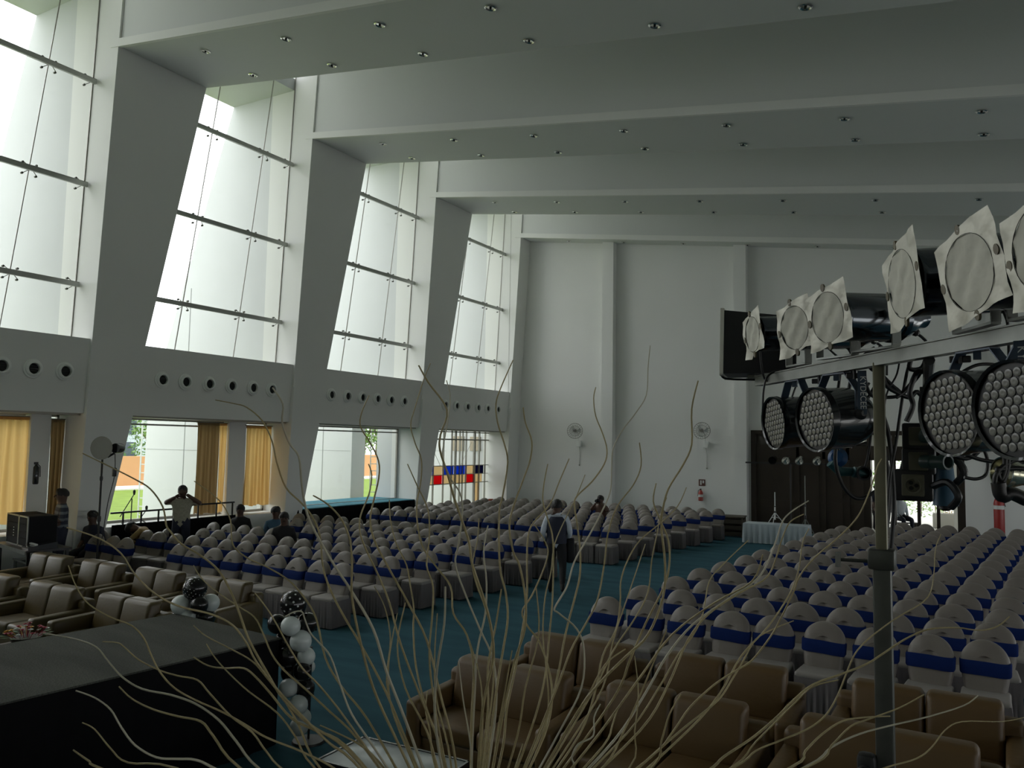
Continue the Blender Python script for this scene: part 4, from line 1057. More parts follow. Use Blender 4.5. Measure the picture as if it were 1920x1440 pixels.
SEAT = dict(pel=(0, .0, .585), bel=(0, -.01, .70), che=(0, -.02, .90), nek=(0, -.02, 1.08), hb=(0, -.03, 1.15), hc=(0, -.04, 1.23), ht=(0, -.03, 1.285),
            shL=(-.18, .02, .98), elL=(-.24, .0, .72), wrL=(-.14, -.22, .62), shR=(.18, .02, .98), elR=(.24, .0, .72), wrR=(.14, -.22, .62),
            hiL=(-.10, -.05, .56), knL=(-.13, -.46, .52), anL=(-.13, -.44, .10), toL=(-.14, -.60, .04), hiR=(.10, -.05, .56), knR=(.13, -.46, .52), anR=(.13, -.44, .10), toR=(.14, -.60, .04))
def seated(**k_): d = dict(SEAT); d.update(k_); return d
# waiter walking up the aisle
tw, PW = person('man in dark waistcoat and white sleeves walking up the aisle away from camera', (-7.03, 14.05, 0), PI + .44, dict(
    elL=(-.25, .05, 1.14), wrL=(-.20, -.14, .98), elR=(.26, .06, 1.14), wrR=(.22, -.12, .98),
    knL=(-.12, .06, .52), anL=(-.12, .34, .26), toL=(-.13, .40, .12), knR=(.10, -.10, .50), anR=(.10, -.04, .10), toR=(.11, -.20, .04)),
    (M['shirtw'], M['blk'], M['black'], False), 1.80, rk=1.24)
b = MB(); N = 24; vs = []
S_ = 1.80 / 1.72 * 1.08
for z, rx, ry in ((.88, .178, .145), (1.02, .172, .140), (1.17, .198, .150), (1.27, .190, .136), (1.335, .126, .100)):
    for i in range(N):
        a = 2 * PI * i / N; vs.append((rx * S_ * math.cos(a), ry * S_ * math.sin(a) - .0, z * S_))
b.add(vs, [(j * N + i, j * N + (i + 1) % N, (j + 1) * N + (i + 1) % N, (j + 1) * N + i) for j in range(4) for i in range(N)]); b.obj('waistcoat', M['navy'], tw, ang=80)
b = MB(); b.lathe([(.088, 1.355 * S_), (.080, 1.395 * S_), (.074, 1.402 * S_)], 18, None, cap=False); b.obj('collar', M['shirtw'], tw)
tj = thing('folded_jacket', 'black jacket hanging over the right forearm of the waistcoated man', 'jacket', tw.matrix_basis @ Vector((0, 0, 0)) if False else (-7.03, 14.05, 0), PI + .44)
b = MB(); b.rbox(-.36, -.20, -.22, .05, .62, 1.09, .05, 3); b.v = [(x + .02 * math.sin(z * 14), y + .015 * math.sin(z * 9 + x * 20), z) for x, y, z in b.v]; b.obj('cloth', M['blk'], tj)
# man at the window with both hands at his face
p = on_x(343, 912, -15.75)
person('man in pale patterned shirt holding hands to his face before the bright window', (-15.75, p.y, 0), math.radians(40), dict(
    elL=(-.36, -.02, 1.36), wrL=(-.10, -.16, 1.50), elR=(.40, -.02, 1.34), wrR=(.11, -.15, 1.56)), (M['tan'], M['navy'], M['black'], True), 1.80, rk=1.3)
p = on_x(122, 920, -15.6)
person('man in grey striped shirt standing at the sound desk', (-16.0, 9.60, 0), math.radians(-20), dict(
    elL=(-.25, -.04, 1.14), wrL=(-.20, -.30, 1.14), elR=(.25, -.04, 1.14), wrR=(.18, -.30, 1.16)), (M['stripe'], M['navy'], M['black'], True), 1.82, rk=1.28)
def seated_at(x, y, X, label, mats, rz=0, z=1.20, J=None, **k_):
    global seat_n
    p = SEATED[seat_n]; seat_n += 1
    c_ = thing('occupied_chair', 'covered chair under the ' + label.split(' near')[0].split(' beside')[0].split(' among')[0].split(' below')[0].split(' against')[0], 'chair', (p.x, p.y, 0), rz)
    for nm, me in variants[seat_n % 4]:
        o_ = bpy.data.objects.new(nm, me); COL.objects.link(o_); o_.parent = c_
    return person(label, (p.x, p.y, 0), rz, seated(**(J or {})), mats, 1.72, **k_)[0]
seat_n = 0
seated_at(176, 974, -15.2, 'person in dark clothes seated behind front chairs beside the tall lamp stand', (M['navy'], M['blk'], M['black'], True), .3)
seated_at(289, 972, -14.9, 'person in mustard shirt bending forward among chairs before the lawn window', (M['yellow'], M['blk'], M['black'], False), -.9,
          J=dict(bel=(0, .02, .68), che=(0, -.12, .84), nek=(0, -.30, .92), hb=(0, -.37, .94), hc=(0, -.44, .95), ht=(0, -.49, .96), shL=(-.18, -.22, .90), shR=(.18, -.22, .90), elL=(-.22, -.42, .72), elR=(.22, -.42, .72)), z=.98)
seated_at(452, 950, -15.6, 'person in black top seated below the bright pleated curtain', (M['blk'], M['blk'], M['black'], True), .5)
seated_at(517, 955, -15.3, 'person in blue shirt seated against the window pier, head turned sideways', (M['blue'], M['blk'], M['black'], True), 1.1, extra=dict(look=(.6, -1, 0)))
seated_at(533, 969, -14.6, 'dark-haired person leaning low beside the one in blue shirt', (M['blk'], M['blk'], M['black'], True), .8, z=1.12)
tp = seated_at(1127, 935, -11.3, 'photographer in reddish shirt holding a camera to his face near the far wall', (mat('dull_red_cloth', (.10, .05, .035), .8), M['blk'], M['black'], True), -.1,
          J=dict(elL=(-.30, -.12, .92), wrL=(-.08, -.17, 1.13), elR=(.30, -.12, .90), wrR=(.08, -.17, 1.15)))
tc_ = thing('photo_camera', 'black camera held to the photographer face near the far wall', 'camera', tp.matrix_basis @ Vector((0, -.20, 1.205)), -.1)
b = MB(); b.rbox(-.07, .07, -.03, .03, -.045, .045, .012, 2); b.rbox(-.03, .03, -.025, .025, .04, .07, .01, 2); b.obj('camera_body', M['black'], tc_)
b = MB(); b.lathe([(.033, 0), (.036, .04), (.04, .1)], 14, Matrix.Translation((0, -.03, 0)) @ Matrix.Rotation(PI / 2, 4, 'X')); b.obj('lens_barrel', M['blackm'], tc_)
p = on_y(1620, 925, 29.9)
person('person in black standing outside the open far doorway', (p.x, 29.9, 0), .2, None, (M['blk'], M['blk'], M['black'], True), 1.70)
p = on_y(1643, 925, 31.5)
person('person in dark top further out behind the one in black at the doorway', (p.x, 31.6, 0), .9, None, (M['navy'], M['blk'], M['black'], True), 1.62)
p = on_y(1686, 950, 30.5)
person('person in pale grey shirt seated outside the doorway behind the light pole', (p.x, 30.5, 0), .6, seated(pel=(0, .05, .52)), (M['shirtw'], M['navy'], M['black'], False), 1.9)
t = thing('garden_bench', 'dark bench outside the doorway under the seated person in grey', 'bench', (p.x, 30.6, 0), .6)
b = MB(); b.box(-.6, .6, -.2, .2, .40, .44); b.obj('seat', M['wood'], t, smooth=False)
for s in (-.5, .5):
    b = MB(); b.box(s - .03, s + .03, -.18, .18, 0, .40); b.obj('leg', M['wood'], t, smooth=False)
tr_ = thing('distant_head_cover', 'red cloth bundle behind the far chairs below the coloured lattice window', 'bundle', on_x(920, 945, -15.9) * Vector((1, 1, 0)) if False else Vector((on_x(920, 943, -15.9).x, on_x(920, 943, -15.9).y, 0)))
b = MB(); b.ball((0, 0, on_x(920, 943, -15.9).z - .02), .13, 12, (1, 1, .9)); b.tube([(0, 0, 0), (0, 0, .8)], [.2, .1], 10); b.obj('cloth', mat('red_cloth', (.35, .07, .04), .8), tr_)

# ---------------------------------------------------------------- sound desk by the window
t = thing('equipment_table', 'dark table carrying rack cases by the window next to the sofas', 'table', (-15.30, 8.68, 0), math.radians(-12))
b = MB(); b.box(-.85, .85, -.38, .38, .83, .87); b.obj('table_top', M['black'], t, smooth=False)
b = MB(); b.box(-.86, .86, -.40, -.385, .80, .87); b.obj('edge_strip', M['galv'], t, smooth=False)
for sx in (-.78, .78):
    for sy in (-.32, .32):
        b = MB(); b.box(sx - .025, sx + .025, sy - .025, sy + .025, 0, .83); b.obj('leg', M['black'], t, smooth=False)
TT = t.matrix_basis.copy()
from mathutils import Euler
TT = Matrix.Translation((-15.30, 8.68, 0)) @ Matrix.Rotation(math.radians(-12), 4, 'Z')
M['matte'] = mat('matte_black', (.014, .015, .016), .85, spec=.15)
def rack(x0, x1, label, led):
    t = thing('rack_case', label, 'rack case', TT @ Vector(((x0 + x1) / 2, 0, .872)), math.radians(-12))
    w2 = (x1 - x0) / 2; b = MB(); b.rbox(-w2, w2, -.24, .25, 0, .56, .015, 2); b.obj('shell', M['matte'], t)
    b = MB()
    for s in (-1, 1): b.box(s * w2 - .012, s * w2 + .012, -.256, -.236, .02, .54)
    b.box(-w2, w2, -.256, -.236, .535, .56); b.box(-w2, w2, -.256, -.236, 0, .02); b.obj('trim', M['galv'], t, smooth=False)
    for i in range(4):
        b = MB(); b.box(-w2 + .02, w2 - .02, -.25, -.238, .04 + i * .125, .15 + i * .125); b.obj('rack_unit', M['matte'], t, smooth=False)
    if led:
        b = MB()
        for i in range(4): b.box(.06, .09, -.256, -.249, .16 + i * .05, .175 + i * .05)
        b.obj('indicator', M['white'], t, smooth=False)
    b = MB(); b.tube([(-.08, -.25, .60), (-.08, -.25, .62), (.08, -.25, .62), (.08, -.25, .60)], .006, 5)
rack(-.70, -.05, 'silver-trimmed black rack case at the left of the sound desk', True)
rack(-.01, .44, 'open black rack case in front of the man in striped shirt', False)
t = thing('mixing_console', 'small mixing console lying on the corner of the sound desk', 'console', TT @ Vector((.66, -.1, .872)), math.radians(-12))
b = MB(); b.prism([(-.24, 0), (.24, 0), (.24, .12), (-.24, .05)], 'x', -.17, .17); b.obj('housing', M['blackm'], t, smooth=False)
for i in range(6):
    b = MB(); b.box(-.17 + i * .06, -.15 + i * .06, -.12, -.08, .075, .1); b.obj('fader', M['white'], t, smooth=False)
t = thing('stacked_case', 'silver-trimmed flight case standing on the floor under the sound desk', 'case', TT @ Vector((.2, 0, 0)), math.radians(-12))
b = MB(); b.rbox(-.42, .42, -.25, .25, 0, .62, .02, 2); b.obj('shell', M['blackm'], t)
b = MB()
for z in (.0, .3, .59): b.box(-.43, .43, -.262, -.25, z, z + .03)
b.obj('trim', M['galv'], t, smooth=False)
# microphone stands on the platform
for i, (x_, y_, lab) in enumerate(((248, 925, 'black microphone boom stand in front of the lawn window'), (266, 955, 'second low microphone stand beside the boom stand at the lawn window'))):
    p = on_x(x_, y_, -16.85 + i * .1); zt = p.z
    t = thing('microphone_stand', lab, 'mic stand', (p.x, p.y, .93))
    b = MB(); b.tube([(0, 0, 0), (0, 0, zt - .93 - .12)], .012, 8); b.obj('pole', M['black'], t)
    b = MB(); b.tube([(.0, -.28, zt - 1.45 + .0), (0, .05, zt - .93 - .02)] if i == 0 else [(0, 0, zt - 1.1), (0, .12, zt - .95)], .011, 8); b.obj('boom', M['black'], t)
    b = MB(); b.lathe([(.018, -.06), (.03, 0), (.03, .04), (.01, .06)], 10, Matrix.Translation((0, .05 if i == 0 else .12, zt - .93 + .02))); b.obj('microphone', M['black'], t)
    for a in range(3):
        b = MB(); b.tube([(0, 0, .06), (.2 * math.cos(a * 2.1), .2 * math.sin(a * 2.1), .008)], .009, 5); b.obj('leg', M['black'], t)
# studio lamp on tall stand
p = on_x(193, 840, -13.95); g = (-13.95, p.y)
t = thing('studio_lamp', 'round studio lamp on a tall black stand in front of the first window pier', 'lamp', (g[0], g[1], 0))
b = MB(); b.tube([(0, 0, .1), (0, 0, p.z - .12)], .018, 10); b.obj('pole', M['black'], t)
b = MB(); b.lathe([(.03, 1.35), (.035, 1.4), (.03, 1.45)], 10); b.lathe([(.026, 2.1), (.03, 2.14), (.026, 2.18)], 10); b.obj('clamp', M['black'], t)
for a in range(3):
    b = MB(); b.tube([(0, 0, .55), (.42 * math.cos(a * 2.1 + 1), .42 * math.sin(a * 2.1 + 1), .01)], .012, 6); b.obj('leg', M['black'], t)
q = Matrix.Translation((0, 0, p.z)) @ Matrix.Rotation(math.radians(24), 4, 'Z') @ Matrix.Rotation(PI / 2, 4, 'X')
b = MB(); b.lathe([(.215, .05), (.215, .04), (.10, -.06), (.075, -.08)], 28, q, cap=False); b.lathe([(.213, .047), (.001, .047)], 28, q, cap=False); b.obj('reflector_dish', M['pane_frame'], t)
b = MB(); b.T = Matrix.Translation((.20, .1, 0)); b.lathe([(.09, -.02), (.095, -.16), (.085, -.20)], 18, q); b.obj('lamp_housing', M['blackm'], t)
b = MB(); b.tube([(0, 0, p.z - .14), (.1, .05, p.z - .16), (.2, .1, p.z - .09)], .02, 8); b.obj('bracket', M['black'], t)
b = MB(); b.tube(smooth_path([(.22, .1, p.z - .1), (.24, .1, p.z - .5), (.16, .05, p.z - 1.0), (.10, .02, p.z - 1.6), (.02, .02, p.z - 1.8)]), .008, 6); b.rbox(.2, .26, .07, .13, p.z - .52, p.z - .36, .01, 2); b.obj('power_lead', M['black'], t)
# ---------------------------------------------------------------- light stand with lamps on the right
A0 = Vector((-1.01, 4.53, 3.27)); T_ = Vector((.5893, -.8079, 0)).normalized(); N_ = Vector((-T_.y * -1, 0, 0))
N_ = Vector((-.8079, -.5893, 0)).normalized()
def s_for(x, off):
    lo, hi = -1.0, 2.9
    for _ in range(50):
        m_ = (lo + hi) / 2; q = px(A0 + T_ * m_ + off)
        if q[0] < x: lo = m_
        else: hi = m_
    return lo
def z_for(y, s, off):
    P = A0 + T_ * s + off; lo, hi = 1.5, 4.5
    for _ in range(50):
        m_ = (lo + hi) / 2
        if px((P.x, P.y, m_))[1] > y: lo = m_
        else: hi = m_
    return lo
LS = thing('light_stand', 'galvanised crossbar light stand on a square pole in front of the sofas', 'stand', (0, 0, 0))
s_pole = s_for(1648, Vector((0, 0, -.1))); PP = A0 + T_ * s_pole
def barbox(s0, s1, w2, z0, z1, off=0):
    b = MB(); vs = []
    for z in (z0, z1):
        for s in (s0, s1):
            for n in (-w2, w2):
                p = A0 + T_ * s + N_ * (n + off); vs.append((p.x, p.y, z))
    b.add(vs, [(0, 1, 3, 2), (4, 6, 7, 5), (0, 2, 6, 4), (1, 5, 7, 3), (0, 4, 5, 1), (2, 3, 7, 6)]); return b
b = barbox(-.02, 2.9, .025, 3.245, 3.295); b.obj('crossbar', M['galv'], LS, smooth=False)
b = barbox(-.02, 2.9, .032, 3.295, 3.300); b.obj('crossbar_lip', M['galv'], LS, smooth=False)
b = MB(); b.rbox(PP.x - .022, PP.x + .022, PP.y - .022, PP.y + .022, 1.55, 3.26, .006, 2); b.obj('pole', mat('brassy_steel', (.17, .16, .11), .35, .7, var=.2), LS)
b = MB(); b.rbox(PP.x - .034, PP.x + .034, PP.y - .034, PP.y + .034, .12, 2.46, .008, 2); b.obj('outer_pole', mat('dull_steel', (.085, .088, .078), .45, .7, var=.3, scale=12), LS)
b = MB(); b.rbox(PP.x - .05, PP.x + .05, PP.y - .05, PP.y + .05, 2.42, 2.50, .01, 2); b.tube([(PP.x - .05, PP.y - .03, 2.45), (PP.x - .16, PP.y - .05, 2.45)], .008, 6); b.tube([(PP.x - .16, PP.y - .05, 2.42), (PP.x - .16, PP.y - .05, 2.48)], .012, 6); b.obj('pole_clamp', bpy.data.materials['dull_steel'], LS)
b = MB(); b.rbox(PP.x - .10, PP.x - .03, PP.y - .08, PP.y - .01, 1.56, 1.70, .02, 2); b.lathe([(.035, 0), (.035, .03)], 14, Matrix.Translation((PP.x - .065, PP.y - .08, 1.63)) @ Matrix.Rotation(PI / 2, 4, 'X')); b.obj('winch', M['black'], LS)
for a in range(3):
    q = Vector((math.cos(a * 2.1 + .4), math.sin(a * 2.1 + .4), 0)); b = MB()
    b.tube([(PP.x, PP.y, .9), (PP.x + q.x * .8, PP.y + q.y * .8, .03)], .02, 8); b.tube([(PP.x, PP.y, .25), (PP.x + q.x * .5, PP.y + q.y * .5, .36)], .014, 6); b.obj('leg', M['black'], LS)
for x_ in (1536, 1602, 1800):
    s = s_for(x_, Vector((0, 0, -.05))); p = A0 + T_ * s; b = MB()
    b.tube([(p.x, p.y, 3.25), (p.x, p.y, 3.205)], .008, 8)
    for g in (-1, 1): b.rbox(p.x + g * .02 - .014, p.x + g * .02 + .014, p.y - .004, p.y + .004, 3.208, 3.232, .003, 1)
    b.obj('wing_nut', M['black'], LS)
def frame_mtx(P, n, roll=0, tilt=0):
    # local +z = facing direction n, local y = up
    n = (n * math.cos(tilt) + Vector((0, 0, math.sin(tilt)))).normalized(); side = Vector((0, 0, 1)).cross(n).normalized(); up = n.cross(side)
    c, s = math.cos(roll), math.sin(roll); x = side * c + up * s; y = up * c - side * s
    m_ = Matrix.Identity(4)
    for i in range(3): m_[i][0], m_[i][1], m_[i][2], m_[i][3] = x[i], y[i], n[i], P[i]
    return m_
def text_mesh(txt, size, m, parent, mtx):
    cu = bpy.data.curves.new('lettering', 'FONT'); cu.body = txt; cu.size = size; cu.extrude = .0006; cu.align_x = 'CENTER'; cu.align_y = 'CENTER'
    o = bpy.data.objects.new('tmp', cu); COL.objects.link(o); bpy.context.view_layer.update()
    me = bpy.data.meshes.new_from_object(o.evaluated_get(bpy.context.evaluated_depsgraph_get())); bpy.data.objects.remove(o)
    me.name = 'lettering'; me.materials.clear(); me.materials.append(m); me.transform(mtx)
    r_ = bpy.data.objects.new('lettering', me); COL.objects.link(r_); r_.parent = parent; return r_
SHAPE = [(-.118, .112), (-.04, .132), (.04, .150), (.118, .156), (.120, .09), (.124, .0), (.130, -.118), (.06, -.122), (.0, -.132), (-.06, -.148), (-.124, -.142), (-.116, -.05), (-.119, .03)]
def par_can(px_, py_, label, var, sc=1.0, roll=.0, yaw=0.0):
    off = N_ * .26; s = s_for(px_, off + Vector((0, 0, .25))); z = z_for(py_, s, off)
    yoke_s = s; t = thing('par_can', label, 'stage light', A0 + T_ * s + Vector((0, 0, .03)), 0, 'chrome can lamps standing on the crossbar')
    O = Vector(t.location); Pc = A0 + T_ * s; Pc.z = z
    mt = frame_mtx(Pc - O, Matrix.Rotation(yaw, 3, 'Z') @ N_, roll, -.06); r = random.Random(var)
    R1 = .105 * sc
    b = MB(); b.lathe([(R1, .20), (R1 * 1.02, .19), (R1, .18), (R1, -.06), (R1 * .97, -.065), (R1 * .97, -.10), (R1 * 1.03, -.105), (R1 * 1.03, -.13), (R1 * .95, -.135), (R1 * .8, -.19), (R1 * .45, -.25), (R1 * .42, -.29), (.01, -.30)], 30, mt, cap=False)
    b.obj('barrel', mat('smoked_chrome', (.11, .12, .135), .14, 1.0, var=.1) if 'smoked_chrome' not in bpy.data.materials else bpy.data.materials['smoked_chrome'], t)
    b = MB(); b.lathe([(R1 * .98, .12), (.01, .12)], 24, mt, cap=False); b.obj('lens', M['lens'], t)
    # wrinkled gel frame plate with cut corners
    pts = [(x * sc * 1.0 + r.uniform(-.006, .006), y * sc * .92 + r.uniform(-.006, .006)) for x, y in SHAPE]
    n = len(pts); b = MB(); vs = []; ring = []
    K = 4
    for j in range(K + 1):
        tt = j / K
        for i in range(n * 3):
            a0 = i / 3; i0 = int(a0) % n; i1 = (i0 + 1) % n; f = a0 - int(a0)
            ex = pts[i0][0] * (1 - f) + pts[i1][0] * f; ey = pts[i0][1] * (1 - f) + pts[i1][1] * f
            an = math.atan2(ey, ex); ix, iy = .092 * sc * math.cos(an), .106 * sc * math.sin(an)
            x, y = ix * (1 - tt) + ex * tt, iy * (1 - tt) + ey * tt
            vs.append(mt @ Vector((x, y, .225 + .0035 * math.sin(x * 60 + var) * math.sin(y * 47 + var) * (.4 + tt))))
    N3 = n * 3
    fs = [(j * N3 + i, j * N3 + (i + 1) % N3, (j + 1) * N3 + (i + 1) % N3, (j + 1) * N3 + i) for j in range(K) for i in range(N3)]
    b.add(vs, fs); b.obj('gel_frame', M['foilp'], t, fix=False, ang=60)
    # paper disc
    b = MB(); vs = []; J = 5; I = 28
    for j in range(J + 1):
        for i in range(I):
            a = 2 * PI * i / I; q = j / J * (1 + .015 * math.sin(a * 5 + var)); x, y = .093 * sc * q * math.cos(a), .107 * sc * q * math.sin(a)
            vs.append(mt @ Vector((x, y, .2225 + .006 * math.sin(x * 70 + var * 2) * math.cos(y * 55 + var))))
    b.add(vs, [(j * I + i, j * I + (i + 1) % I, (j + 1) * I + (i + 1) % I, (j + 1) * I + i) for j in range(J) for i in range(I)]); b.obj('diffusion_paper', M['paper'], t, fix=False, ang=70)
    b = MB(); b.tube([mt @ Vector((.0935 * sc * math.cos(2 * PI * i / 32), .1075 * sc * math.sin(2 * PI * i / 32), .226)) for i in range(33)], .0009, 4, False); b.obj('frame_rim', M['dark'], t)
    for cx_, cy_ in ((-.108, -.01), (.112, .02), (-.01, .128), (.0, -.122)):
        b = MB(); q = mt @ Matrix.Translation((cx_ * sc, cy_ * sc, .215)); b.lathe([(.013, 0.005), (.013, .013)], 12, q @ Matrix.Diagonal((.8, 1.3, 1, 1))); b.obj('clip', mat('clip_brown', (.10, .08, .035), .5) if 'clip_brown' not in bpy.data.materials else bpy.data.materials['clip_brown'], t)
    # yoke straps down to the bar
    for sg in (-1, 1):
        b = MB(); top = mt @ Vector((sg * (R1 + .012), 0, -.02)); side = (mt.to_3x3() @ Vector((1, 0, 0))).normalized()
        q0 = top + Vector((0, 0, .02)); q1 = Vector((top.x, top.y, .025)); w2 = N_ * .018
        th = side * .003
        for c_, d_ in ((q0, q1),):
            vs = [c_ - w2 - th, c_ + w2 - th, c_ + w2 + th, c_ - w2 + th, d_ - w2 - th, d_ + w2 - th, d_ + w2 + th, d_ - w2 + th]
            b.add(vs, [(0, 1, 2, 3), (7, 6, 5, 4), (0, 4, 5, 1), (1, 5, 6, 2), (2, 6, 7, 3), (3, 7, 4, 0)])
        b.obj('yoke_arm', M['galv'], t, smooth=False)
        b = MB(); b.lathe([(.024, 0), (.024, .02), (.01, .03)], 12, Matrix.Translation(top + side * sg * .002) @ side.to_track_quat('Z', 'Y').to_matrix().to_4x4() @ Matrix.Scale(sg, 4, (0, 0, 1))); b.obj('tilt_knob', M['black'], t)
    b = MB(); c0 = mt @ Vector((-(R1 + .012), 0, -.02)); c1 = mt @ Vector(((R1 + .012), 0, -.02)); c0.z = c1.z = .02
    w2 = N_ * .018; vs = [c0 - w2, c0 + w2, c1 + w2, c1 - w2]; b.add([v - Vector((0, 0, .003)) for v in vs] + [v + Vector((0, 0, .006)) for v in vs], [(3, 2, 1, 0), (4, 5, 6, 7), (0, 1, 5, 4), (1, 2, 6, 5), (2, 3, 7, 6), (3, 0, 4, 7)]); b.obj('yoke_base', M['galv'], t, smooth=False)
    b = MB(); st = mt @ Vector((0, -R1 * .6, -.24)); b.tube(smooth_path([st, st + Vector((.02, .03, -.05)) - N_ * .03, st + Vector((.03, .05, -.16)) - N_ * .02]), .006, 6); b.ball(st, .018, 8); b.obj('lamp_lead', M['black'], t)
    return t, mt, O
cans = [(1397, 622, 'small foil-framed can lamp at the bar end beside the black floodlight box', 1, .84, .12, .03), (1460, 612, 'can lamp whose paper disc has a horizontal crease, second from bar end', 2, .92, .10, .28),
        (1521, 592, 'can lamp with bright foil frame and fully visible dark chrome barrel', 3, .98, .06, .24), (1682, 520, 'can lamp with narrow tall paper directly above the stand pole', 4, 1.12, .10, -.16),
        (1793, 502, 'large can lamp with broad crumpled paper right of the pole', 5, 1.12, .16, .02), (1928, 455, 'can lamp with torn foil cut by the right edge of the photograph', 6, 1.12, .10, .0)]
mts = []
for c in cans: mts.append(par_can(c[0], c[1], c[2], c[3], c[4], c[5], c[6]))
# paper tape labels on the straps
for ci, sg, tx in ((2, 1, '41'), (1, 1, '22')):
    t, mt, O = mts[ci]; p = mt @ Vector((sg * .12, 0, -.02)); face = -((Vector(O) + p) - CAM); face.z = 0; face.normalize()
    m4 = frame_mtx(Vector((p.x, p.y, .12)) + face * .022, face)
    b = MB(); b.T = m4; b.box(-.016, .016, -.09, .10, -.0008, .0008); b.obj('tape_label', M['white'], t, smooth=False)
    text_mesh(tx, .034, M['black'], t, m4 @ Matrix.Translation((0, 0, .0015)) @ Matrix.Rotation(-PI / 2, 4, 'Z'))
# black floodlight box at the end
s = -.12; Pb = A0 + T_ * s; t = thing('floodlight_box', 'square black floodlight box with bright metal front edge at the bar end', 'stage light', (Pb.x, Pb.y, 3.30))
zb = .19; mt = frame_mtx(Vector((.02, .02, zb)), Vector((-.985, -.17, 0)), 0, .02)
b = MB(); b.T = mt; vs = [(-.16, -.18, .17), (.16, -.18, .17), (.16, .18, .17), (-.16, .18, .17), (-.13, -.17, -.22), (.13, -.17, -.22), (.13, .14, -.22), (-.13, .14, -.22)]
b.add(vs, [(0, 1, 2, 3), (7, 6, 5, 4), (0, 4, 5, 1), (1, 5, 6, 2), (2, 6, 7, 3), (3, 7, 4, 0)]); b.obj('housing', M['black'], t, smooth=False)
b = MB(); b.T = mt; b.box(-.17, -.158, -.19, .19, .165, .185); b.box(.158, .17, -.19, .19, .165, .185); b.box(-.17, .17, .18, .19, .165, .185); b.box(-.17, .17, -.19, -.18, .165, .185); b.obj('front_rim', mat('bright_alloy', (.75, .74, .66), .3, .6), t, smooth=False)
b = MB(); b.T = mt; b.box(-.15, .15, -.17, .17, .171, .175); b.obj('front_glass', M['black'], t, smooth=False)
b = MB(); b.box(-.02, .02, -.02, .02, -.005, .03); b.obj('foot_bracket', M['galv'], t, smooth=False)
b = MB(); b.T = mt; b.lathe([(.03, 0), (.03, .02)], 12, Matrix.Translation((.17, 0, 0)) @ Matrix.Rotation(PI / 2, 4, 'Y')); b.obj('knob', M['black'], t)
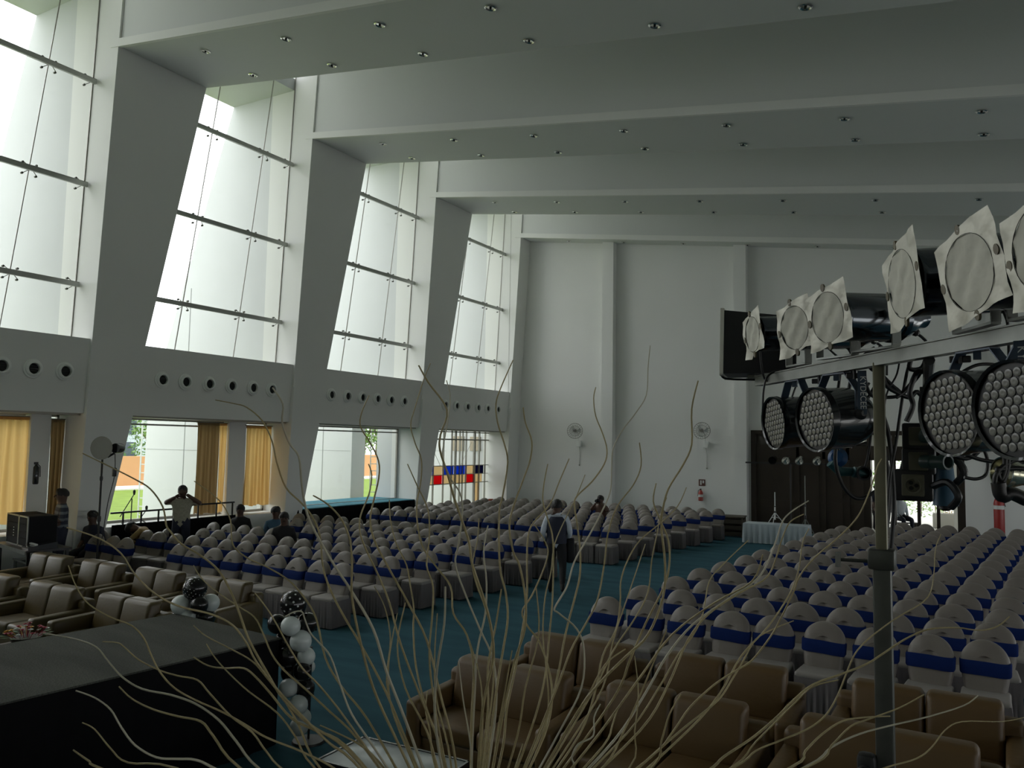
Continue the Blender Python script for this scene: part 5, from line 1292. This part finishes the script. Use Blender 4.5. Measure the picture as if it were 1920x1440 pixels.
# LED cans hanging below
lens_me = None
def led_can(x_, y_, label, R1, txt, yaw=0, n_=4):
    off = N_ * .12; s = s_for(x_, off - Vector((0, 0, .2))); z = z_for(y_, s, off); P0 = A0 + T_ * s
    t = thing('led_can', label, 'stage light', P0 - Vector((0, 0, .03)), 0, 'black led cans hanging below the crossbar')
    nn = (Matrix.Rotation(yaw, 3, 'Z') @ N_).normalized(); mt = frame_mtx(Vector((0, 0, z - t.location.z)), nn, .1, -.08)
    b = MB(); b.lathe([(R1 * .98, .115), (R1 * 1.04, .12), (R1 * 1.05, .09), (R1, .08), (R1 * .98, -.04), (R1 * .85, -.10), (R1 * .7, -.13), (.01, -.135)], 32, mt, cap=False); b.obj('housing', M['blackm'], t)
    b = MB(); b.lathe([(R1 * .985, .105), (.005, .105)], 32, mt, cap=False); b.obj('face_plate', M['black'], t)
    global lens_me
    if lens_me is None:
        b = MB(); b.lathe([(.0134, 0), (.0130, .0015), (.009, .003), (.004, .0022)], 12); lens_me = b.mesh('lens', M['lens'])
    pitch = R1 * 2 / (2 * n_ + 1.15)
    for i in range(-n_, n_ + 1):
        for j in range(-n_, n_ + 1):
            x = pitch * (i + j * .5); y = pitch * j * .866
            if math.hypot(x, y) > R1 * .90: continue
            o = bpy.data.objects.new('lens', lens_me); COL.objects.link(o); o.parent = t
            o.matrix_local = mt @ Matrix.Translation((x, y, .106)) @ Matrix.Scale(pitch / .0295, 4)
    side = (mt.to_3x3() @ Vector((1, 0, 0))).normalized(); side.z = 0
    for sg in (-1, 1):
        c_ = mt @ Vector((sg * (R1 + .018), 0, 0)); up = Vector((side.x * sg * (R1 * .55), side.y * sg * (R1 * .55), .0)); w2 = nn * .020; th = side * .003; mid = Vector((c_.x, c_.y, c_.z + .10))
        b = MB()
        for a_, d_ in ((c_, mid), (mid, up)):
            vs = [a_ - w2 - th, a_ + w2 - th, a_ + w2 + th, a_ - w2 + th, d_ - w2 - th, d_ + w2 - th, d_ + w2 + th, d_ - w2 + th]
            b.add(vs, [(0, 1, 2, 3), (7, 6, 5, 4), (0, 4, 5, 1), (1, 5, 6, 2), (2, 6, 7, 3), (3, 7, 4, 0)])
        b.obj('yoke_arm', M['bluegrey'], t, smooth=False)
        b = MB(); b.lathe([(.026, 0), (.028, .015), (.012, .03)], 12, Matrix.Translation(c_) @ (side * sg).to_track_quat('Z', 'Y').to_matrix().to_4x4()); b.obj('tilt_knob', M['black'], t)
    b = MB(); b.box(-.012, .012, -.012, .012, -.03, .012)
    c0 = Vector((side.x * R1 * .58, side.y * R1 * .58, 0)); w2 = nn * .02; vs = [c0 - w2, c0 + w2, -c0 + w2, -c0 - w2]
    b.add([v - Vector((0, 0, .003)) for v in vs] + [v + Vector((0, 0, .003)) for v in vs], [(3, 2, 1, 0), (4, 5, 6, 7), (0, 1, 5, 4), (1, 2, 6, 5), (2, 3, 7, 6), (3, 0, 4, 7)]); b.obj('yoke_top', M['bluegrey'], t, smooth=False)
    # name strap facing the viewer with upright lettering
    if txt:
        O = Vector(t.location); cand = [mt @ Vector((sg * (R1 + .026), 0, -.01)) for sg in (-1, 1)]
        base = min(cand, key=lambda q: (O + q - CAM).length) if txt != 'KYD' else mt @ Vector((-R1 * .30, 0, -.02)) + N_ * .05
        face = -((O + base) - CAM); face.z = 0; face.normalize(); hz = .095 if txt != 'KYD' else .05
        m4 = frame_mtx(Vector((base.x, base.y, -hz)) + face * .022, face)
        b = MB(); b.T = m4; b.box(-.018, .018, -hz, hz, -.002, .002); b.obj('strap', M['bluegrey'], t, smooth=False)
        text_mesh(txt, .034, M['white'], t, m4 @ Matrix.Translation((.003, 0, .003)) @ Matrix.Rotation(-PI / 2, 4, 'Z'))
    return t
led_can(1448, 790, 'smallest led can at the bar end, its round face seen nearly edge-on', .128, None)
led_can(1522, 783, 'led can with lettered blue strap, second from the bar end below the crossbar', .140, 'KYDECEE', .12)
led_can(1772, 770, 'led can right of the pole overlapping the socket boxes', .140, None, .05)
led_can(1888, 763, 'largest led can at the right edge with short lettered strap', .145, 'KYD', .12)

# socket box column, blue and teal lamps behind the pole
pb = at_depth(1742, 890, 3.75)
t = thing('socket_column', 'dark column of industrial socket boxes beside the stand pole', 'sockets', (pb.x, pb.y, 0))
zlow = at_depth(1742, 935, 3.75).z
b = MB(); b.box(-.03, .03, -.03, .03, zlow, 3.20); b.obj('post', M['black'], t, smooth=False)
pa = A0 + T_ * s_for(1742, Vector((0, 0, 0))) - Vector((pb.x, pb.y, 0)); b = MB(); b.tube([(0, 0, 3.19), (pa.x, pa.y, 3.235)], .02, 8); b.obj('hanger_arm', M['black'], t)
grime = mat('grimy_beige', (.10, .095, .06), .5, var=.3)
for i, (x_, y_, w_) in enumerate(((1722, 818, .11), (1722, 865, .11), (1712, 910, .13))):
    p = at_depth(x_, y_, 3.62) - Vector(t.location); m4 = frame_mtx(p, Vector((0, -1, 0)), 0)
    b = MB(); b.T = m4; b.rbox(-w_ * .62, w_ * .62, -w_ * .55, w_ * .55, -.11, 0, .01, 2); b.obj('socket_box', M['black'], t)
    b = MB(); b.T = m4; b.rbox(-w_ * .36, w_ * .36, -w_ * .38, w_ * .38, 0, .012, .006, 2); b.obj('socket_plate', grime, t)
    if i == 2:
        b = MB(); b.T = m4; b.lathe([(.036, .012), (.036, .03), (.029, .03), (.029, .014)], 20, None, cap=False); b.obj('socket_ring', grime, t)
        for a in range(3):
            b = MB(); b.T = m4; b.lathe([(.009, .012), (.009, .018)], 10, Matrix.Translation((.014 * math.cos(a * 2.1), .014 * math.sin(a * 2.1), 0))); b.obj('socket_hole', M['dark'], t)
        b = MB(); b.T = m4; b.lathe([(.028, .012), (.028, .0145)], 18); b.obj('socket_face', grime, t)
    else:
        q = m4 @ Matrix.Translation((.02, 0, .012)) @ Matrix.Rotation(.9, 4, 'Y')
        b = MB(); b.lathe([(.030, 0), (.032, .05), (.027, .055), (.027, .09), (.034, .095), (.034, .13), (.026, .13), (.02, .10)], 18, q, cap=False); b.obj('plug_barrel', mat('murky_teal', (.05, .085, .08), .35) if i == 0 else bpy.data.materials['murky_teal'], t)
    b = MB(); b.T = m4; b.tube(smooth_path([(.08, 0, 0), (.14, .02, .04), (.18, -.04, .06), (.15, -.09, .03)]), .016, 8); b.obj('plug', M['black'], t)
p = at_depth(1772, 905, 3.7)
t = thing('blue_bucket_lamp', 'blue cylindrical lamp cover hanging beside the socket column', 'lamp', (p.x, p.y, p.z))
b = MB(); b.lathe([(.055, -.105), (.053, -.10), (.034, .09), (.03, .10), (.01, .105)], 22, None, cap=False); b.obj('cover', mat('faded_blue', (.05, .12, .19), .5), t)
b = MB(); b.tube(smooth_path([(0, 0, .10), (-.02, 0, .16), (-.05, .0, .26), (-.08, -.0, .34)]), .008, 6); b.obj('hanging_lead', M['black'], t)
b = MB(); b.lathe([(.025, -.09), (.03, -.12), (.012, -.13)], 12); b.obj('bulb_holder', M['black'], t)
p = at_depth(1571, 858, 4.1)
t = thing('blue_disc_lamp', 'blue disc lamp with teal pipe arm hanging left of the pole', 'lamp', (p.x, p.y, p.z))
b = MB(); b.lathe([(.045, -.02), (.05, 0), (.03, .02)], 22, frame_mtx(Vector((0, 0, 0)), Vector((-.1, -1, .2)).normalized())); b.obj('disc', M['blueb'], t)
b = MB(); b.tube([at_depth(x_, y_, 4.1) - p for x_, y_ in ((1556, 868), (1575, 884), (1602, 885))], [.022, .026, .022], 12); b.tube([at_depth(x_, y_, 4.08) - p for x_, y_ in ((1600, 885), (1625, 890))], [.028, .024], 12); b.obj('pipe_arm', M['teal'], t)
b = MB(); b.lathe([(.036, -.012), (.038, .02), (.028, .02), (.02, -.01)], 16, frame_mtx(at_depth(1618, 887, 4.06) - p, Vector((.5, -1, 0)).normalized()), cap=False); b.obj('pipe_mouth', M['black'], t)
b = MB(); b.tube(smooth_path([at_depth(x_, y_, 4.1) - p for x_, y_ in ((1575, 850), (1560, 815), (1565, 770), (1573, 720), (1576, 690))]), .008, 6); b.obj('hanging_lead', M['black'], t)
p = at_depth(1893, 888, 2.55)
t = thing('chrome_reflector_lamp', 'small chrome reflector lamp looped in cables at the right edge', 'lamp', (p.x, p.y, p.z))
q = frame_mtx(Vector((0, 0, 0)), Vector((-.75, -.62, .1)).normalized())
b = MB(); b.lathe([(.047, .03), (.048, .025), (.046, .0), (.033, -.045), (.028, -.10), (.01, -.11)], 26, q, cap=False); b.lathe([(.044, .028), (.03, -.02), (.01, -.035)], 22, q, cap=False); b.obj('reflector', mat('yellowed_chrome', (.62, .60, .46), .2, .9), t)
b = MB(); b.tube([q @ Vector((.049 * math.cos(2 * PI * i / 26), .049 * math.sin(2 * PI * i / 26), .03)) for i in range(27)], .0022, 5, False); b.obj('rim', M['chrome'], t)
b = MB(); b.tube([q @ Vector((.0, -.05, .0)), q @ Vector((.03, -.09, -.05)), q @ Vector((.0, -.05, -.09))], .006, 6); b.tube(smooth_path([q @ Vector((0, 0, -.1)), q @ Vector((.04, .1, -.12)), Vector((.1, .02, .38))]), .007, 6); b.obj('bracket', M['black'], t)

# cables
def cable(pts, dep, r, label='black cable in the tangle hanging round the light stand pole', group='tangled stand cables', m='black'):
    P = [at_depth(x, y, d if d else dep) for x, y, d in [(p + (None,))[:3] for p in pts]]
    o = MB(); o.tube(smooth_path(P, 5), r, 7); c = o.obj('cable', M[m], ang=80); tag(c, label, 'cable', group); return c
CB = [
 ([(1612, 672), (1640, 655), (1655, 662), (1648, 700), (1640, 740), (1648, 800), (1662, 860), (1668, 940), (1660, 1010), (1655, 1070), (1650, 1150), (1648, 1220)], 3.62, .009),
 ([(1600, 690), (1585, 760), (1575, 800), (1566, 860), (1580, 910), (1610, 935), (1650, 915), (1690, 880), (1700, 800)], 3.75, .009),
 ([(1700, 650), (1712, 660), (1700, 700), (1690, 760), (1680, 830), (1668, 900), (1662, 1000), (1660, 1100)], 3.5, .007),
 ([(1655, 668), (1700, 670), (1735, 665), (1728, 690), (1705, 690), (1716, 660), (1738, 650), (1730, 690), (1700, 730), (1680, 745)], 3.4, .010),
 ([(1740, 672), (1732, 695), (1718, 700), (1706, 735), (1712, 760), (1700, 790)], 3.3, .011),
 ([(1620, 705), (1632, 740), (1660, 745), (1690, 740), (1670, 720), (1650, 700), (1632, 690), (1626, 665), (1640, 652)], 3.5, .008),
 ([(1648, 680), (1660, 720), (1680, 735), (1705, 745), (1720, 735), (1740, 760), (1750, 790)], 3.4, .010),
 ([(1640, 700), (1650, 760), (1665, 810), (1672, 870), (1676, 950), (1668, 1050), (1660, 1140), (1652, 1230)], 3.55, .010),
 ([(1595, 716), (1620, 740), (1634, 790), (1628, 850), (1622, 875)], 3.7, .006),
 ([(1640, 725), (1620, 760), (1602, 805), (1594, 840)], 3.7, .008),
 ([(1630, 718), (1612, 745), (1596, 790), (1585, 820)], 3.72, .006),
 ([(1610, 700), (1618, 760), (1634, 800), (1648, 830)], 3.68, .004),
 ([(1360, 650), (1353, 690), (1354, 706), (1372, 711), (1430, 712)], 4.55, .006),
 ([(1425, 660), (1430, 700), (1440, 715), (1462, 708)], 4.3, .006),
 ([(1550, 650), (1570, 668), (1590, 676), (1610, 672)], 3.9, .005),
 ([(1595, 640), (1601, 655), (1602, 672), (1640, 660), (1650, 650), (1665, 655)], 3.6, .005),
 ([(1430, 770), (1432, 730), (1440, 705), (1462, 695), (1500, 700)], 4.2, .006),
 ([(1500, 705), (1490, 730), (1480, 760)], 4.2, .005),
 ([(1668, 640), (1672, 610), (1667, 622)], 3.5, .004),
 ([(1870, 560), (1884, 590), (1890, 615), (1892, 680)], 2.65, .005),
 ([(1800, 700), (1830, 685), (1860, 683), (1890, 690), (1920, 698)], 2.75, .006),
 ([(1780, 850), (1812, 860), (1836, 845), (1842, 820)], 2.9, .008),
 ([(1806, 850), (1840, 862), (1880, 867), (1925, 867)], 2.7, .007),
 ([(1842, 835), (1852, 865), (1848, 890), (1830, 898), (1808, 895)], 2.8, .006),
 ([(1884, 842), (1884, 880), (1876, 900), (1870, 880), (1880, 880), (1905, 878), (1925, 880)], 2.5, .008),
 ([(1890, 842), (1889, 880), (1875, 915), (1868, 920), (1866, 895), (1880, 875), (1905, 862), (1925, 865)], 2.5, .008),
 ([(1872, 905), (1878, 930), (1895, 925), (1925, 938)], 2.5, .022),
 ([(1855, 830), (1840, 845), (1812, 846)], 2.9, .006),
 ([(1690, 650), (1682, 700), (1662, 740), (1655, 800), (1650, 850)], 3.45, .004),
 ([(1655, 1000), (1668, 1060), (1660, 1120)], 3.6, .012),
]
CL = ['thick black cable running down the left of the stand pole', 'big black cable loop hanging left of the pole under the blue disc lamp', 'thin cable crossing in front of the socket boxes down to the pole',
 'black cable coiled twice over the crossbar right of the pole', 'thick S-shaped cable dangling from the coil toward the socket boxes', 'cable curled round the pole head just under the crossbar',
 'cable arching from pole head to the upper socket box', 'black cable running down the right face of the pole', 'cable swinging from pole head toward the teal pipe lamp', 'broad cable sweeping down left from the pole to the led can',
 'thin cable running beside the broad sweep left of the pole', 'thinnest wire slanting from crossbar to pole', 'thin black lead bent round the floodlight box at the bar end', 'short lead looping behind the second paper lamp',
 'lead sagging along the crossbar under the chrome barrel', 'lead running along the crossbar above the pole', 'lead looping from bar end down beside the smallest led can', 'short lead behind the second led can yoke',
 'short wire stub standing over the crossbar near the narrow paper lamp', 'lead dropping behind the large paper lamp to the crossbar', 'lead arching over the two right-hand led cans', 'black lead bulging under the led can right of the pole',
 'long lead sagging to the right edge above the gas cylinder', 'round lead loop against the pale wall right of the doorway', 'doubled lead looping in front of the chrome reflector lamp', 'second lead loop round the chrome reflector lamp',
 'thick bundled cable under the chrome reflector lamp', 'short lead between the two right-hand led cans', 'fine wire hanging from crossbar past the socket boxes', 'thick cable end taped low on the pole']
for i, (p_, d_, r_) in enumerate(CB): cable(p_, d_, r_, CL[i], 'cables on the light stand')

# ---------------------------------------------------------------- dried twigs in a vase
TW = """125,989 187,1010 227,1038 253,1077 293,1115 337,1137 397,1152 437,1173 463,1207 480,1240 520,1293 567,1343 617,1393 660,1425
155,850 200,872 250,897 282,917 305,950 312,985 320,997 340,1020 377,1042 410,1070 433,1110 450,1153 467,1200 500,1260 533,1313 583,1360 650,1405
364,902 410,937 432,975 436,1020 462,1045 500,1063 540,1087 570,1120 593,1160 610,1233 640,1287 690,1350
128,1060 143,1100 167,1133 207,1157 247,1173 270,1197 283,1227 300,1260 327,1290 367,1313 417,1335 457,1357 500,1383 567,1410 640,1450
80,1187 140,1198 180,1213 203,1240 230,1270 267,1292 320,1303 367,1320 410,1350 443,1390 490,1445
192,1203 220,1205 233,1213 260,1237 300,1257 333,1267 370,1275 393,1300 433,1343 473,1373 500,1410 540,1450
363,1173 387,1193 433,1217 473,1240 500,1270 533,1313 560,1360 600,1440
387,1207 403,1233 430,1263 467,1297 520,1337 553,1380 590,1440
363,1232 390,1248 420,1253 457,1253 480,1270 507,1300 547,1347 593,1370 650,1400
223,1287 247,1310 287,1330 333,1343 377,1353 400,1380 450,1440
142,1295 177,1308 207,1330 227,1363 253,1397 293,1420 333,1423 367,1425 410,1445
154,1355 177,1367 207,1403 240,1430 333,1441
137,1406 167,1427 200,1445
478,1112 500,1140 520,1173 540,1210 567,1253 600,1287 650,1350
363,1060 377,1083 407,1110 447,1137 477,1157 493,1187 510,1227 533,1257 567,1287 617,1333 670,1385
404,750 440,757 463,764 492,789 510,827 519,867 536,914 565,943 586,970 600,1005 605,1060 617,1100 640,1147 680,1215 720,1290 750,1360
511,727 530,757 529,792 542,830 560,856 565,902 570,937 580,975 603,1019 627,1060 660,1110 700,1180 725,1260 760,1350
587,929 615,946 641,975 656,1013 660,1060 660,1120 675,1200 700,1290 740,1380
692,741 678,774 676,800 694,830 710,865 710,897 701,937 694,975 702,1013 726,1060 765,1130 800,1200 825,1300 850,1400
691,870 697,891 692,926 676,967 675,999 688,1034 710,1080 730,1130 752,1210 790,1310 825,1400
785,685 803,717 838,768 826,815 825,844 840,891 851,932 869,984 880,1019 886,1060 915,1150 925,1230 905,1330
807,681 794,713 778,765 770,797 778,830 790,862 789,902 781,955 790,1019 816,1060 845,1100 850,1150 875,1190 888,1250 884,1350
837,713 844,742 840,786 831,838 831,862 845,897 863,926 867,961 860,1019 854,1060 875,1120 900,1180 925,1240 930,1330
962,675 939,727 930,757 933,792 945,830 952,867 942,932 936,961 937,1060 948,1110 952,1160 943,1220 930,1300
981,764 985,792 997,827 994,862 982,897 965,943 955,984 962,1034 974,1060 985,1120 984,1180 965,1240 945,1330
730,937 732,975 743,1019 762,1059 770,1102 776,1140 775,1180 780,1250 800,1330 830,1410
764,870 781,908 802,955 805,1005 800,1060 812,1100 810,1160 805,1230 815,1320
898,972 895,1013 886,1060 895,1100 910,1140 925,1200 925,1280 915,1370
915,985 907,1034 912,1090 910,1150 895,1220 890,1300 885,1400
1067,860 1050,900 1030,947 1000,980 990,1007 988,1057 988,1120 978,1190 965,1260 950,1330 943,1400
1002,983 1023,1017 1027,1040 1017,1073 997,1117 979,1147 990,1175 1012,1205 1030,1260 1035,1310 1020,1380
1027,870 1020,907 1018,940 1027,973 1037,1017 1036,1120 1030,1190 1020,1280 995,1370
1097,890 1080,933 1063,967 1040,1020 1033,1073 1022,1120 1018,1190 1025,1260 1028,1330 1010,1400
1117,726 1113,747 1117,780 1130,813 1138,843 1133,870 1110,903 1082,930 1077,947 1082,983 1088,1033 1087,1080 1078,1120 1060,1190 1045,1270 1020,1360
1219,648 1215,690 1212,740 1193,773 1167,807 1150,840 1147,873 1145,917 1133,950 1107,1000 1077,1053 1063,1100 1040,1140 1048,1150 1082,1180 1095,1220 1090,1290 1050,1370
1199,830 1202,873 1187,910 1157,950 1140,1000 1133,1057 1120,1125 1098,1170 1070,1220 1040,1300
1309,714 1297,767 1297,833 1280,873 1253,917 1242,960 1240,990 1247,1057 1243,1120 1215,1190 1175,1230 1125,1280 1080,1340
1287,914 1270,950 1237,982 1200,1013 1177,1050 1164,1090 1163,1130 1155,1180 1130,1230 1115,1300 1085,1380
1230,906 1225,940 1237,973 1253,1013 1255,1057 1245,1100 1210,1170 1180,1240 1150,1310
1403,1013 1358,1056 1330,1090 1318,1150 1300,1190 1270,1230 1235,1290 1180,1370
1516,939 1487,957 1470,973 1462,992 1453,1020 1425,1080 1370,1120 1300,1170 1250,1230 1210,1300 1150,1390
1507,964 1483,977 1472,995 1464,1017 1440,1080 1390,1110 1330,1150 1290,1200 1250,1290 1200,1370
1517,991 1505,1017 1497,1070 1480,1115 1440,1175 1390,1230 1350,1300 1290,1370
1653,860 1645,875 1635,908 1617,953 1597,983 1560,1018 1528,1045 1500,1079 1487,1112 1462,1163 1443,1196 1410,1238 1382,1256 1339,1284 1293,1327 1261,1373 1220,1420
1764,1002 1754,1030 1751,1077 1744,1112 1725,1133 1687,1155 1655,1177 1625,1201 1603,1226 1588,1260 1570,1305 1548,1341 1516,1366 1467,1387 1417,1408 1375,1440
1893,1156 1871,1174 1839,1182 1793,1177 1741,1180 1698,1198 1655,1226 1625,1245 1580,1263 1524,1284 1488,1313 1453,1348 1410,1384 1357,1419 1320,1450
1834,1304 1807,1323 1736,1345 1676,1359 1612,1376 1559,1401 1506,1440
1921,1345 1878,1353 1804,1353 1772,1369 1747,1401 1719,1422 1665,1438 1600,1460
1733,1302 1687,1327 1630,1348 1595,1362 1559,1398 1517,1437
1669,1343 1623,1345 1580,1352 1541,1377 1510,1408 1481,1440
1488,1164 1453,1178 1417,1199 1392,1242 1375,1270 1346,1313 1286,1362 1230,1410
1572,1275 1524,1288 1488,1320 1417,1391 1370,1440
535,1156 550,1148 566,1147 572,1163 583,1188 600,1207 620,1232 640,1290 660,1340 700,1400
1250,933 1240,960 1232,1000 1222,1050 1215,1110 1190,1160 1150,1220 1110,1300
802,1295 798,1330 806,1370 812,1420
980,1395 972,1420 962,1450
1277,1302 1255,1340 1240,1390 1222,1440
1172,1311 1158,1330 1148,1360 1130,1400
1126,1320 1114,1345 1112,1380 1085,1395 1072,1420 1070,1450
1173,1217 1140,1240 1120,1270 1105,1300 1080,1340
600,1360 640,1378 680,1400 720,1440
1430,1040 1410,1090 1340,1130 1260,1190 1200,1270 1120,1380
745,1150 735,1200 728,1260 735,1330 770,1420
820,1150 815,1230 818,1310 840,1400
835,1100 833,1170 820,1250 815,1330 825,1420
940,1105 930,1170 915,1250 915,1330 905,1420
1005,1100 1010,1190 985,1290 970,1380
702,1100 722,1140 732,1200 725,1280 745,1360 775,1430
880,1200 900,1270 905,1350 900,1430
960,1220 948,1290 935,1360 925,1430
860,1240 868,1310 880,1380 885,1440
760,1130 745,1210 760,1290 800,1370 820,1440
1210,1020 1180,1110 1150,1200 1130,1290 1070,1390
1250,1180 1210,1280 1170,1370 1130,1440
1190,1230 1197,1300 1190,1370 1180,1440""".split('\n')
VB = at_depth(880, 1640, 1.12)
t = thing('twig_arrangement', 'arrangement of long wavy dried twigs fanning up in the foreground', 'dried twigs', (VB.x, VB.y, 1.2))
TO = Vector((VB.x, VB.y, 1.2)); r = random.Random(21)
b = MB(); h = VB.z - 1.2 - .03
b.lathe([(.11, 0), (.12, .02), (.09, h * .3), (.07, h * .6), (.075, h * .85), (.10, h), (.094, h), (.068, h * .85)], 28, None, cap=False); b.lathe([(.11, 0), (.11, .004)], 28); b.obj('vase', M['galv'], t)
for i, ln in enumerate(TW):
    P = [tuple(float(v) for v in q.split(',')) for q in ln.split()]
    xl, yl = P[-1]; bx = 880 + max(-45, min(45, (xl - 880) * .12))
    if yl < 1600:
        k1 = .5; P.append((xl + (bx - xl) * k1 * (1.0 if abs(xl - bx) < 300 else .85), yl + (1640 - yl) * k1)); P.append((bx, 1635))
    L = [0]
    for a, c in zip(P, P[1:]): L.append(L[-1] + math.hypot(c[0] - a[0], c[1] - a[1]))
    tot = L[-1]; lean = r.uniform(-.22, .34); ph = r.uniform(0, 6)
    pts = []
    for (x, y), l in zip(P, L):
        u = 1 - l / tot      # 0 at the vase, 1 at the tip
        pts.append(at_depth(x, y, 1.12 + lean * u + .02 * math.sin(7 * u + ph)) - TO)
    sp = smooth_path(pts, 4); n = len(sp); tk = r.uniform(.85, 1.2)
    rad = [tk * (.0008 + .0010 * (k_ / (n - 1)) ** .8) for k_ in range(n)]
    b = MB(); b.tube(sp, rad, 6); b.obj('twig', M['twig_p'] if i % 6 == 4 else M['twig'], t, ang=80)
